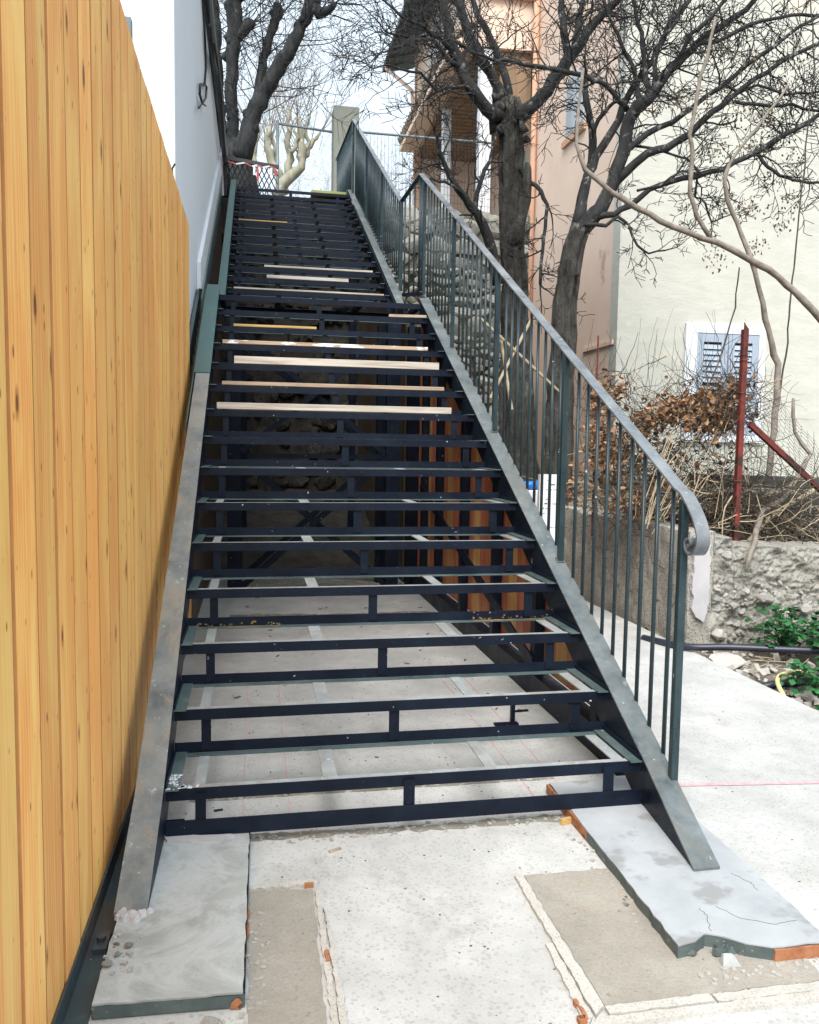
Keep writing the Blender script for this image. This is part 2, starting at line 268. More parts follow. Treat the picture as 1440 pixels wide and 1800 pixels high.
# ------------------------------------------------------------------ builders
WL = {}
class MB:
    def __init__(s): s.v = []; s.f = []; s.smooth = False; s.cur = 0; s.mi = []
    def add(s, vs, fs):
        b = len(s.v); s.v += [tuple(x) for x in vs]; s.f += [tuple(b+i for i in f) for f in fs]; s.mi += [s.cur]*len(fs); return s
    def box(s, x0, x1, y0, y1, z0, z1):
        vs = [(x, y, z) for x in (x0, x1) for y in (y0, y1) for z in (z0, z1)]
        return s.add(vs, [(0, 1, 3, 2), (4, 6, 7, 5), (0, 4, 5, 1), (2, 3, 7, 6), (0, 2, 6, 4), (1, 5, 7, 3)])
    def obox(s, c, ax, ay, az, hx, hy, hz):
        c = Vector(c); vs = [c + ax*(i*hx) + ay*(j*hy) + az*(k*hz) for i in (-1, 1) for j in (-1, 1) for k in (-1, 1)]
        return s.add(vs, [(0, 1, 3, 2), (4, 6, 7, 5), (0, 4, 5, 1), (2, 3, 7, 6), (0, 2, 6, 4), (1, 5, 7, 3)])
    def bar(s, a, b, w, h, upv=(0, 0, 1)):     # w across, h along the up side
        a, b = Vector(a), Vector(b); d = b-a; l = d.length; d.normalize()
        sx = d.cross(Vector(upv)).normalized(); u = sx.cross(d)
        return s.obox((a+b)/2, sx, d, u, w/2, l/2, h/2)
    def prism(s, prof, axis, a, b):            # prof: 2-D outline (other two axes in order), counter-clockwise or not
        n = len(prof)
        def P(t, q): l = list(q); l.insert(axis, t); return tuple(l)
        vs = [P(a, q) for q in prof] + [P(b, q) for q in prof]
        return s.add(vs, [tuple(range(n))[::-1], tuple(range(n, 2*n))] + [(i, (i+1) % n, (i+1) % n+n, i+n) for i in range(n)])
    def tube(s, pts, rad, n=8, cap=True, flute=0):
        pts = [Vector(p) for p in pts]; m = len(pts)
        if m < 2: return s
        if isinstance(rad, (int, float)): rad = [rad]*m
        vs = []; ref = None
        for i, p in enumerate(pts):
            d = (pts[min(i+1, m-1)] - pts[max(i-1, 0)])
            if d.length < 1e-9: d = Vector((0, 0, 1))
            d.normalize()
            if ref is None: ref = Vector((1, 0, 0)) if abs(d.x) < .8 else Vector((0, 1, 0))
            u = (ref - d*ref.dot(d)); 
            if u.length < 1e-6: u = d.orthogonal()
            u.normalize(); ref = u; w_ = d.cross(u)
            for k in range(n):
                a = 2*math.pi*k/n; f_ = 1 if not flute else 1+flute*(mnoise.noise(Vector((math.cos(a)*2.6, math.sin(a)*2.6, p.z*.55)))*1.6+mnoise.noise(Vector((math.cos(a)*7, math.sin(a)*7, p.z*2)))*.6); vs.append(p + (u*math.cos(a) + w_*math.sin(a))*rad[i]*f_)
        fs = [(i*n+k, i*n+(k+1) % n, (i+1)*n+(k+1) % n, (i+1)*n+k) for i in range(m-1) for k in range(n)]
        if cap: fs += [tuple(range(n))[::-1], tuple((m-1)*n+k for k in range(n))]
        return s.add(vs, fs)
    def mesh(s, name, mat, off=Vector((0, 0, 0)), smooth=False):
        me = bpy.data.meshes.new(name)
        me.from_pydata([(x-off.x, y-off.y, z-off.z) for x, y, z in s.v], [], s.f); me.update()
        if any(s.mi): me.polygons.foreach_set('material_index', s.mi)
        for m in (mat if isinstance(mat, list) else [mat]): me.materials.append(MAT[m])
        if smooth or s.smooth: me.polygons.foreach_set('use_smooth', [True]*len(me.polygons))
        return me
    def build(s, name, mat, parent=None, smooth=False, bevel=0, kind=None, label=None, cat=None, group=None):
        if parent is not None: off = WL[parent]
        else:
            xs = [v[0] for v in s.v]; ys = [v[1] for v in s.v]; zs = [v[2] for v in s.v]
            off = Vector(((min(xs)+max(xs))/2, (min(ys)+max(ys))/2, min(zs)))
        o = bpy.data.objects.new(name, s.mesh(name, mat, off, smooth)); COL.objects.link(o)
        if parent is not None: o.parent = parent
        else: o.location = off
        WL[o] = off
        if bevel:
            b = o.modifiers.new('bevel', 'BEVEL'); b.width = bevel; b.segments = 2; b.limit_method = 'ANGLE'; b.angle_limit = R(40)
        return tag(o, label, cat, group, kind)
def tag(o, label=None, cat=None, group=None, kind=None):
    if label: o['label'] = label
    if cat: o['category'] = cat
    if group: o['group'] = group
    if kind: o['kind'] = kind
    return o
def thing(name, loc, label, cat, group=None):
    o = bpy.data.objects.new(name, None); COL.objects.link(o); o.location = loc; o.empty_display_size = .2
    WL[o] = Vector(loc); return tag(o, label, cat, group)
def inst(me, name, parent, loc, rot=None, scale=None):   # a part sharing a mesh; loc is a world position
    o = bpy.data.objects.new(name, me); COL.objects.link(o); o.parent = parent
    o.location = Vector(loc) - WL[parent]; WL[o] = Vector(loc)
    if rot: o.rotation_euler = rot
    if scale: o.scale = scale
    return o

def slabpoly(name, mat, pts, z0, z1, sides=None, **kw):   # horizontal slab with an outline
    mb = MB(); n = len(pts)
    mb.add([(x, y, z0) for x, y in pts] + [(x, y, z1) for x, y in pts],
           [tuple(range(n))[::-1], tuple(range(n, 2*n))] + [(i, (i+1) % n, (i+1) % n+n, i+n) for i in range(n)])
    return mb.build(name, mat, **kw)
def jag(pts, step=.03, amp=.006, seed=1, close=True):
    r = random.Random(seed); o = []
    for i in range(len(pts) if close else len(pts)-1):
        a = Vector((*pts[i], 0)); b = Vector((*pts[(i+1) % len(pts)], 0)); n = max(1, int((b-a).length/step))
        for k in range(n):
            p = a.lerp(b, k/n); j = amp if k else amp*.3
            o.append((p.x + r.uniform(-j, j), p.y + r.uniform(-j, j)))
    return o

# ================================================================== SETTING
g = MB(); g.add([(-250, -250, -.16), (250, -250, -.16), (250, 250, -.16), (-250, 250, -.16)], [(0, 1, 2, 3)])
g.build('ground', 'dirt', kind='structure')
ZP = -.03
path = MB(); path.box(-.6, 3.2, -9, 7.6, -.13, ZP); path_o = path.build('concrete_path', 'path', kind='structure', bevel=.006)
# soil strip between path and retaining walls: uneven
def terrain(name, mat, x0, x1, y0, y1, nx, ny, fz, **kw):
    mb = MB(); vs = []
    for j in range(ny+1):
        for i in range(nx+1):
            x = x0+(x1-x0)*i/nx; y = y0+(y1-y0)*j/ny; vs.append((x, y, fz(x, y)))
    mb.add(vs, [(j*(nx+1)+i, j*(nx+1)+i+1, (j+1)*(nx+1)+i+1, (j+1)*(nx+1)+i) for j in range(ny) for i in range(nx)])
    return mb.build(name, mat, smooth=True, **kw)
def ns(x, y, z=0, s=1): return mnoise.noise(Vector((x*s, y*s, z*s)))
terrain('garden_soil', 'dirt', 3.203, 9, -3, 3.0, 90, 70, lambda x, y: -.085 + .03*ns(x, y, 3, 4) + .02*ns(x, y, 1, 14) + max(0, y-1.9)*.05, kind='structure')
terrain('raised_garden_soil', 'dirt', 3.45, 14, 2.75, 8.78, 60, 40, lambda x, y: .56 + .05*ns(x, y, 3, 2) + .02*ns(x, y, 1, 9) + (y-2.7)*.06, kind='structure')
terrain('upper_terrace', 'dirt', -14, 4.2, 8.98, 60, 40, 40, lambda x, y: 4.70 + .02*ns(x, y, 3, 2), kind='structure')
terrain('upper_terrace', 'dirt', 4.2, 40, 12.5, 60, 30, 30, lambda x, y: 4.70 + .02*ns(x, y, 3, 2), kind='structure')
terrain('side_yard_soil', 'dirt', 4.1, 5.6, 8.7, 12.6, 10, 20, lambda x, y: .9 + .02*ns(x, y, 3, 2), kind='structure')
sb = MB(); sb.box(4.0, 4.2, 9.2, 12.5, .3, 4.69); sb.build('terrace_bank', 'joint_and_shade', kind='structure')
terrain('bank_under_stairs', 'joint_and_shade', -.18, 3.2, 5.6, 8.7, 40, 40, lambda x, y: -.06 + max(0, (y-5.8))*.26 + .06*ns(x, y, 3, 3) + .03*ns(x, y, 1, 9), kind='structure')  # darker than the other soil, under-stair shade painted into its colour

# marks and old fixings on the paving: children of the path
def on_path(mb, name, mat, **kw): return mb.build(name, mat, parent=path_o, **kw)
def flat(pts, z=ZP, t=.004):
    mb = MB(); n = len(pts)
    mb.add([(x, y, z-.002) for x, y in pts] + [(x, y, z+t) for x, y in pts],
           [tuple(range(n, 2*n))] + [(i, (i+1) % n, (i+1) % n+n, i+n) for i in range(n)]); return mb
on_path(flat(jag([(1.13, -.955), (1.735, -.955), (1.78, -.5), (1.42, -.5), (1.42, -.345), (1.13, -.345)], .025, .004, 5), t=.003), 'mortar_patch', 'mortar')
on_path(flat(jag([(.277, -1.3), (.455, -1.3), (.465, -.315), (.277, -.30)], .025, .004, 6), t=.003), 'mortar_patch', 'mortar')
for i, (pts, amp, m) in enumerate([
        ([(1.09, -.99), (1.122, -.965), (1.122, -.345), (1.098, -.35)], .005, 'trim'),
        ([(1.055, -1.02), (1.083, -.99), (1.092, -.7), (1.07, -.7)], .005, 'trim'),
        ([(1.125, -.992), (1.40, -.992), (1.40, -.965), (1.125, -.965)], .004, 'trim'),
        ([(1.41, -.992), (1.80, -.995), (1.80, -.968), (1.41, -.965)], .004, 'trim'),
        ([(1.06, -1.026), (1.80, -1.028), (1.80, -1.0), (1.09, -.999)], .004, 'trim'),
        ([(.468, -1.3), (.487, -1.3), (.487, -.33), (.472, -.33)], .004, 'trim'),
        ([(.49, -1.3), (.512, -1.3), (.505, -.6), (.491, -.42)], .005, 'trim'),
        ([(1.732, -.96), (1.80, -.965), (1.85, -.8), (1.80, -.80), (1.78, -.93)], .006, 'trim')]):
    on_path(flat(jag(pts, .018, amp*.6, 20+i), t=.0085 if i % 2 else .0115), 'edging_strip', m)
on_path(flat(jag([(.28, -.30), (.48, -.30), (.49, -.285), (.47, -.27), (.28, -.275)], .012, .007, 33), t=.010), 'edging_strip', 'trim')
for i, (x, y, sx, sy) in enumerate([(.481, -.66, .005, .022), (1.052, -1.0, .01, .012), (1.062, -.965, .004, .035), (.273, -.47, .003, .07), (.455, -.302, .014, .004)]):
    on_path(flat(jag([(x-sx, y-sy), (x+sx, y-sy), (x+sx, y+sy), (x-sx, y+sy)], .01, .004, 50+i), t=.014), 'brick_fragment', 'orange')
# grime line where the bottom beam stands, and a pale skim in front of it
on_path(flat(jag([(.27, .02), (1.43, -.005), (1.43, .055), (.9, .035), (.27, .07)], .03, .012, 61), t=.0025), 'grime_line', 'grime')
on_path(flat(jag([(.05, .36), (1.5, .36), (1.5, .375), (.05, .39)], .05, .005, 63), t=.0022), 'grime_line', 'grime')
for x in (.25, .42, 1.36, 1.5):
    b = MB(); b.box(x, x+.003, .15, 2.2, ZP-.001, ZP+.0022); on_path(b, 'chalk_line', 'pink')
b = MB(); b.add([(1.93, .215, ZP+.0025), (3.2, .078, ZP+.0025), (3.2, .104, ZP+.0025), (1.93, .240, ZP+.0025)], [(0, 1, 2, 3)]); on_path(b, 'chalk_line', 'pink')
# darker concrete and debris under the stairs
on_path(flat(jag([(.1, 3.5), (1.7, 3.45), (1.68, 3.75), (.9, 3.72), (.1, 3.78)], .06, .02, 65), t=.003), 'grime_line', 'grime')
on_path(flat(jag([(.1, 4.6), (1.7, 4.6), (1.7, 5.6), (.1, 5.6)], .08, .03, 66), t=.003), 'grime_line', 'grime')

# ---------------------------------------------------------------- loose plinth slabs under the stringer feet
t = thing('mortar_slab', (.09, -.35, ZP), 'flat grey screeded slab with white swirls under the left stair foot, beside the boards', 'slab')
mb = MB(); pts = [(-.083, -.80), (.27, -.815), (.274, -.4), (.278, .13), (-.075, .13), (-.083, -.4)]
mb.add([(x, y, ZP+.002) for x, y in pts] + [(x, y, .006) for x, y in pts], [(5, 4, 3, 2, 1, 0)] + [(i, (i+1) % 6, (i+1) % 6+6, i+6) for i in range(6)])
mb.build('core', 'slabside', t, bevel=.004)
flatp = [(-.081, -.797), (.266, -.811), (.271, -.4), (.275, .127), (-.073, .127), (-.081, -.4)]
mb = MB(); pp = jag(flatp, .03, .0025, 9); n = len(pp)
mb.add([(x, y, .004) for x, y in pp] + [(x, y, .010) for x, y in pp], [tuple(range(n, 2*n))] + [(i, (i+1) % n, (i+1) % n+n, i+n) for i in range(n)])
mb.build('screed_top', 'screed', t)
mb = MB(); mb.add([(x+.0, y, z) for x, y, z in [(.235, -.8185, -.025), (.26, -.8195, -.027), (.264, -.8195, -.004), (.25, -.8185, .002), (.238, -.8185, -.01)]], [(0, 1, 2, 3, 4)])
mb.build('brick_stain', 'orange', t)
# lump of wet mortar at the stringer foot
mb = MB(); r_ = random.Random(4)
for (x, y, s) in [(-.07, -.425, .022), (-.045, -.44, .026), (-.015, -.435, .022), (.005, -.425, .014), (-.06, -.455, .02), (-.08, -.445, .012), (-.03, -.46, .018), (-.06, -.40, .016), (-.02, -.405, .015)]:
    ring = [(x+s*math.cos(a)*r_.uniform(.7, 1.2), y+s*math.sin(a)*r_.uniform(.7, 1.2)) for a in [k*math.pi/4 for k in range(8)]]
    b0 = [(p[0], p[1], .009) for p in ring]; tz = .012+s*.35; b1 = [(x+(p[0]-x)*.55, y+(p[1]-y)*.55, tz+r_.uniform(-.004, .006)) for p in ring]
    mb.add(b0+b1+[(x, y, tz+.004)], [(i, (i+1) % 8, (i+1) % 8+8, i+8) for i in range(8)]+[(8+i, 8+(i+1) % 8, 16) for i in range(8)])
mb.build('mortar_lump', 'plaster', t)
mb = MB()
pp = jag([(0.0, .09), (.02, .05), (.1, .032), (.2, .038), (.235, .06), (.1, .075)], .02, .003, 12)
pp = [(p[0]-.01, p[1]-.075) for p in pp]; n = len(pp)
mb.add([(x, y, .009) for x, y in pp] + [(x, y, .018) for x, y in pp], [tuple(range(n, 2*n))] + [(i, (i+1) % n, (i+1) % n+n, i+n) for i in range(n)])
mb.build('mortar_lump', 'plaster', t)

t2 = thing('stair_foot_slab', (1.6, -.3, ZP), 'cracked blue grey slab under the right stair foot with broken front corner', 'slab')
outl = [(1.40, -.815), (1.455, -.805), (1.50, -.775), (1.54, -.795), (1.585, -.835), (1.645, -.862), (1.82, -.862), (1.835, -.4), (1.85, .24), (1.43, .235), (1.425, -.03)]
pp = jag(outl, .035, .003, 14); n = len(pp)
mb = MB(); mb.add([(x, y, ZP+.002) for x, y in pp] + [(x, y, .007) for x, y in pp], [tuple(range(n))[::-1]] + [(i, (i+1) % n, (i+1) % n+n, i+n) for i in range(n)]); mb.build('core', 'slabside', t2)
pp2 = pp
mb = MB(); mb.add([(x, y, .004) for x, y in pp2] + [(x, y, .011) for x, y in pp2], [tuple(range(n, 2*n))] + [(i, (i+1) % n, (i+1) % n+n, i+n) for i in range(n)]); mb.build('screed_top', 'screed2', t2)
mb = MB(); mb.box(1.418, 1.428, -.16, .235, ZP+.002, .006); mb.box(1.65, 1.822, -.869, -.862, ZP+.002, .004); mb.build('orange_edge', 'orange', t2)
mb = MB()
for pts in ([(1.52, -.77), (1.55, -.70), (1.548, -.66)], [(1.60, -.66), (1.64, -.73), (1.72, -.77), (1.79, -.76)], [(1.75, -.5), (1.78, -.56), (1.775, -.6)]):
    for a, b in zip(pts[:-1], pts[1:]): pp_ = [Vector((*a, .0112)).lerp(Vector((*b, .0112)), q/5)+Vector((random.Random(q).uniform(-.004, .004), random.Random(q+9).uniform(-.004, .004), 0)) for q in range(6)]; mb.tube(pp_, .0007, 4)
mb.build('crack', 'dark', t2)
mb = MB(); r_ = random.Random(8)
for k in range(16):
    x = r_.uniform(1.44, 1.63); y = -.80 - .03*(x-1.44)/.2 + r_.uniform(-.012, .03); s = r_.uniform(.008, .024); s = min(s, .014); z = r_.uniform(-.03, -.026)
    A = Matrix.Rotation(r_.uniform(0, 6), 3, Vector((r_.random(), r_.random(), r_.random())).normalized())
    mb.obox((x, y, z+s*.5), A.col[0], A.col[1], A.col[2], s, s*.7, s*.45)
mb.build('broken_lumps', 'slabside', t2, kind='stuff')
mb = MB(); mb.add([(1.50, -.868, -.028), (1.55, -.872, -.028), (1.53, -.866, .004), (1.505, -.858, .006), (1.50, -.85, -.028), (1.55, -.855, -.028), (1.53, -.852, .0), (1.505, -.85, .0)],
                  [(0, 1, 2, 3), (4, 5, 6, 7), (0, 1, 5, 4), (1, 2, 6, 5), (2, 3, 7, 6), (3, 0, 4, 7)])
mb.build('slab_fragment', 'screed', label='grey triangular flake leaning on the broken front of the right slab', cat='fragment')

# ================================================================== TIMBER CLADDING (left)
tw = thing('timber_wall', (-.16, .8, ZP), 'tall wall of vertical golden pine boards running up the left side of the stairs', 'wall')
b = MB(); wd = .1655
b.prism([(-.022, 0), (-.022, wd), (-.010, wd), (0, wd-.006), (0, .006), (-.010, 0)], 2, 0, 2.8)
b.mi = [0, 0, 1, 1, 1, 0, 1, 1]
bm_ = b.mesh('board', ['larch', 'larch_edge'])
y = -2.1; k = 0
while y < 3.05:
    zt = 2.80 + rng.uniform(-.003, .003)
    o = inst(bm_, 'board', tw, (-.15 + rng.uniform(-.0015, .0015), y, ZP+.03), scale=(1, min(1, (3.16-y)/wd), (zt-ZP-.03)/2.8)); y += .1695; k += 1
b = MB(); b.box(-.20, -.176, -2.1, 3.14, ZP+.2, 2.7); b.build('backing_batten', 'larch_edge', tw)
b = MB(); b.box(-.148, -.143, -2.1, 3.1, ZP+.001, .035); b.box(-.143, -.088, -2.1, .9, ZP+.001, ZP+.007); b.build('base_angle', 'steel_rust', tw, label='dark rusty steel angle along the foot of the boards')
b = MB(); b.box(-.128, -.092, -.55, -.47, ZP+.007, ZP+.02); b.tube([(-.11, -.51, ZP+.02), (-.11, -.51, ZP+.032)], .012, 6); b.build('bolt_plate', 'steel_rust', tw)
p0 = at(224, 60, 2.2)
b = MB(); b.box(p0.x-.022, p0.x+.022, 2.18, 2.24, ZP-.1, at(224, 32, 2.2).z); b.tube([(p0.x+.005, 2.176, p0.z-.0), (p0.x+.005, 2.186, p0.z)], .006, 6)
b.build('steel_post', 'sheet', label='grey green steel post end rising behind the top of the boards', cat='post')

# ================================================================== STAIRCASE
r_h, gg, W = .17, .3061, 1.70
st = thing('steel_staircase', (.85, 0, .0), 'dark steel open-tread staircase of two flights with bar railing on its right side', 'staircase')
SL = r_h/gg
def zline(y, c): return c + SL*y
# stringers, lower flight
def stringer(xa, xb, flx0, flx1, y0, y1, c, depth, sl, mat_top, foot=None, label=None):
    """web and top flange; foot = (y, z, dx) of the toe resting on its slab, else both ends cut square"""
    web = MB()
    if foot:
        fy, fz, dx = foot; yk = -.02; yb = (.012+depth-c)/sl
        A_s = [(yk, c+sl*yk), (y1, c+sl*y1), (y1, c+sl*y1-depth), (yb, .012), (yk, .012)]
        web.prism(A_s, 0, xa, xb)
        tri = [(fy, fz), (yk-.0005, c+sl*yk), (yk-.0005, .012)]
        vs = [(x+(dx if q[0] == fy else 0), q[0], q[1]) for x in (xa, xb) for q in tri]
        web.add(vs, [(0, 1, 2), (5, 4, 3), (0, 3, 4, 1), (1, 4, 5, 2), (2, 5, 3, 0)])
    else:
        web.prism([(y0, c+sl*y0), (y1, c+sl*y1), (y1, c+sl*y1-depth), (y0, c+sl*y0-depth)], 0, xa, xb)
    wo = web.build('stringer', 'steel', st, label=label)
    xm = (flx0+flx1)/2
    f = MB()
    if foot:
        P = [(xm+dx, fy, fz), (xm+dx*.0, yk, c+sl*yk), (xm, y1, c+sl*y1)]; w2 = abs(flx1-flx0)/2; vs = []
        for i_, (x, y, z) in enumerate(P): vs += [(x-w2, y, z-.004), (x+w2, y, z-.004), (x+w2, y, z+.004), (x-w2, y, z+.004)]
        f.add(vs, [(i_*4+k, i_*4+(k+1) % 4, (i_+1)*4+(k+1) % 4, (i_+1)*4+k) for i_ in range(2) for k in range(4)] + [(3, 2, 1, 0), (8, 9, 10, 11)])
    else: f.bar((xm, y0, c+sl*y0), (xm, y1, c+sl*y1), abs(flx1-flx0), .008)
    f.build('top_flange', mat_top, wo)
    return wo
c0 = .186
# left stringer: bare steel below, green primer above
wl = stringer(-.008, -.002, -.092, -.002, -.325, 4.40, c0, .2, SL, 'steel_flange', (-.43, .014, .0))
# the primed upper part of the flange lies a little proud of the bare one
f = MB(); f.bar((-.05, 2.87, c0+SL*2.87+.006), (-.05, 4.42, c0+SL*4.42+.006), .102, .008); f.build('primed_flange', 'green', wl)
f = MB(); f.prism([(2.3, c0+SL*2.3-.02), (4.42, c0+SL*4.42-.02), (4.42, c0+SL*4.42-.25), (2.3, c0+SL*2.3-.25)], 0, -.112, -.104); f.build('side_plate', 'green', wl)
wr = stringer(W+.002, W+.008, W+.0, W+.09, -.325, 4.36, c0, .2, SL, 'steel_flange_r', (-.475, .016, -.06))
f = MB(); f.bar((W+.09, -.08, c0+SL*-.08-.045), (W+.09, 4.6, c0+SL*4.6-.045), .024, .008); f.bar((W+.0775, -.02, c0-SL*.02-.02), (W+.0775, 4.36, c0+SL*4.36-.02), .004, .04); f.build('baluster_strip', 'steel_rail', wr)
# upper flight
Y2, G2 = 4.93, .3165; SL2 = r_h/G2; xL2, xR2 = .045, 1.53
def z2(y): return 16*r_h + .02 + (y-Y2)*SL2
wl2 = stringer(xL2-.012, xL2-.006, -.035, .035, 4.60, 9.0, z2(0), .2, SL2, 'green')
wr2 = stringer(xR2+.006, xR2+.012, 1.555, 1.625, 4.60, 8.9, z2(0), .2, SL2, 'steel_flange_r')
f = MB(); f.bar((1.635, 4.9, z2(4.9)-.03), (1.635, 8.9, z2(8.9)-.03), .02, .03); f.build('baluster_strip', 'steel_rail', wr2)

A_ = .04
def tread_mesh(W_, g_, name='tread_frame'):
    m = MB()
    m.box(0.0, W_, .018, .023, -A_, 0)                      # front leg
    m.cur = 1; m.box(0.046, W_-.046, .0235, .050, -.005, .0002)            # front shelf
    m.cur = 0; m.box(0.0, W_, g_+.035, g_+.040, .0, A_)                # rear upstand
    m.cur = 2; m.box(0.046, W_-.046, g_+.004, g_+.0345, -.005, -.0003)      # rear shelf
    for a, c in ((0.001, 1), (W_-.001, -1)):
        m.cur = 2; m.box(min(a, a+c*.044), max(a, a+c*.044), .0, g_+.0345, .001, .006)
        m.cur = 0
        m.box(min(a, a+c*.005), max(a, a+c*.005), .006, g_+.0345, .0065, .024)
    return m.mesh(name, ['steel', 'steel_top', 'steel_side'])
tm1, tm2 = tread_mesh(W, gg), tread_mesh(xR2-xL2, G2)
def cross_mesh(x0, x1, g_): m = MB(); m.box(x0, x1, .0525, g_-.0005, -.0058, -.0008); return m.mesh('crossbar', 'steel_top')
def strut_mesh(x0, x1, g_): m = MB(); m.box(x0, x1, g_+.0275, g_+.0335, .012, r_h-.012); return m.mesh('riser_strut', 'steel')
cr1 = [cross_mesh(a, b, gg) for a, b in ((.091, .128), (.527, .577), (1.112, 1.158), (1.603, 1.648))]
st1 = [strut_mesh(a, b, gg) for a, b in ((.097, .132), (.805, .845), (1.552, 1.592))]
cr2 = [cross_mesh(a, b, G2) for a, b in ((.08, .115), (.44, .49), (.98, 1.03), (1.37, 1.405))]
st2 = [strut_mesh(a, b, G2) for a, b in ((.08, .115), (.70, .74), (1.34, 1.38))]
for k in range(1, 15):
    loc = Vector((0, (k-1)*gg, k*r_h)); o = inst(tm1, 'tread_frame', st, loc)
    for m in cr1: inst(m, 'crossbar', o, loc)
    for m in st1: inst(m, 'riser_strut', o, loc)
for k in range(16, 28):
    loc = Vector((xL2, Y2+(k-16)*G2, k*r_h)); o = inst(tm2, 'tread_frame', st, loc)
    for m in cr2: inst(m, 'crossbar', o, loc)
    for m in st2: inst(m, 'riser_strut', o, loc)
# rust bloom on the third tread and spilt paint on the first
m = MB()
for (x0, x1, k) in ((.02, .42, 3), (1.3, 1.68, 3)):
    y0 = (k-1)*gg+gg; z0 = k*r_h; r_ = random.Random(k+int(x0*9))
    for q in range(70):
        x = x0+(x1-x0)*r_.random()**1.1; s_ = r_.uniform(.003, .011)
        if r_.random() < .6: m.box(x, x+s_*2.4, y0+.003+r_.random()*.02, y0+.012+r_.random()*.02, z0+.0003, z0+.0006+r_.random()*.0002)
        else: zz = z0+abs(r_.gauss(0, .009)); m.box(x, x+s_, y0+.0343, y0+.0349, zz, min(zz+s_*.7, z0+.036))
m.build('rust_bloom', 'rust_ochre', st, kind='stuff')
m = MB(); r_ = random.Random(5)
for q in range(46):
    x = abs(r_.gauss(.03, .035))+.004; y = r_.uniform(.002, .13)**1.0; s_ = r_.uniform(.0015, .006)
    if x > .044: y = .024+r_.random()*.02
    A = Matrix.Rotation(r_.uniform(0, 3), 3, 'Z'); m.obox((x, y, r_h+(.0068 if x < .044 else .001)), A.col[0], A.col[1], Vector((0, 0, 1)), s_*1.3, s_, .0006)
m.build('paint_drops', 'white', st, kind='stuff')
# bottom beam with its three uprights
b = MB(); b.box(.0, W, .0, .006, .011, .068); bo = b.build('bottom_beam', 'steel', st, bevel=.001)
for a, c in ((.097, .132), (.805, .845), (1.552, 1.592)):
    b = MB(); b.box(a, c, .0065, .012, .03, r_h-.012); b.build('riser_strut', 'steel', bo)
b = MB(); b.box(.0, .06, .03, .035, .0115, .06); b.build('foot_plate', 'steel', bo)
# landing frame
yl = 14*gg; zl = 15*r_h
b = MB()
b.box(0, W, yl+.018, yl+.024, zl-A_-.005, zl); b.box(.0, W, yl+.0245, yl+.06, zl-.005, zl-.0002)
b.box(0.0, W, yl+.62, yl+.626, zl-.06, zl); b.box(0, W, yl+.56, yl+.6195, zl-.005, zl)
for x in (0, .46, 1.15, W-.045): b.box(x, x+.045, yl+.061, yl+.559, zl-.045, zl-.005)
lo = b.build('landing_frame', 'steel', st)
for a, c in ((.1, .135), (.8, .84), (1.5, 1.54)):
    b = MB(); b.box(a, c, yl+.61, yl+.616, zl+.0, zl+r_h-.045); b.build('riser_strut', 'steel', lo)
for (xa, ya, xb, yb) in ((.5, yl+.1, .62, yl+.55), (.98, yl+.1, 1.2, yl+.55)):
    b = MB(); b.bar((xa, ya, zl-.06), (xb, yb, zl-.06), .04, .02); b.build('brace', 'steel', lo)
b = MB(); b.bar((W+.06, yl+.02, zl-.02), (W+.06, yl+.64, zl-.02), .03, .07); b.build('edge_beam', 'steel_rail', lo)
# top platform
zt = 28*r_h; yt = Y2+12*G2
b = MB(); b.box(xL2, xR2, yt+.018, yt+.024, zt-A_, zt); b.box(xL2, xR2, yt+.0245, yt+.06, zt-.005, zt)
for j in range(6): b.box(xL2, xR2, yt+.4+j*.4, yt+.44+j*.4, zt-.05, zt-.002)
for x in (xL2+.001, xR2-.046): b.box(x, x+.045, yt+.061, yt+2.6, zt-.0545, zt-.003)
b.build('top_platform', 'steel', st)
# legs and cross bracing under the landing
for x in (.11, 1.52):
    for y in (4.62, 5.2):
        b = MB(); b.box(x-.06, x+.06, y-.05, y+.05, ZP+.001, (zl-.07)); b.build('leg', 'steel', st, label=None)
def brace(a, b_): m = MB(); m.bar(a, b_, .05, .05); m.build('cross_brace', 'steel', st)
for y in (4.62, 5.2):
    brace((.17, y-.03, .05), (1.46, y-.03, 1.2)); brace((.17, y+.03, 1.2), (1.46, y+.03, .05))
    brace((.17, y-.03, 1.25), (1.46, y-.03, 2.3)); brace((.17, y+.03, 2.3), (1.46, y+.03, 1.25))
b = MB(); b.box(.17, 1.46, 4.6, 4.64, 1.2, 1.24); b.build('cross_brace', 'steel', st)
for y in (7.2,):
    for x in (.15, 1.45):
        b = MB(); b.box(x-.04, x+.04, y-.04, y+.04, .2, z2(y)-.2); b.build('leg', 'steel', st)

# ---- railing
yr0, zr0, yr1, zr1 = -.05, 1.185, 4.77, 3.80
SR = (zr1-zr0)/(yr1-yr0)
def zr(y): return zr0 + SR*(y-yr0)
XR = 1.78
def strip(pts, wdt, th):     # flat bar following points, broad side across x
    m = MB(); P = [Vector(p) for p in pts]; n = len(P); vs = []
    for i, p in enumerate(P):
        d = (P[min(i+1, n-1)]-P[max(i-1, 0)]).normalized(); sx = Vector((1, 0, 0)); nn = sx.cross(d).normalized()
        for a, c in ((-1, -1), (1, -1), (1, 1), (-1, 1)): vs.append(p + sx*(a*wdt/2) + nn*(c*th/2))
    fs = [(i*4+k, i*4+(k+1) % 4, (i+1)*4+(k+1) % 4, (i+1)*4+k) for i in range(n-1) for k in range(4)] + [(3, 2, 1, 0), tuple((n-1)*4+k for k in range(4))]
    m.add(vs, fs); return m
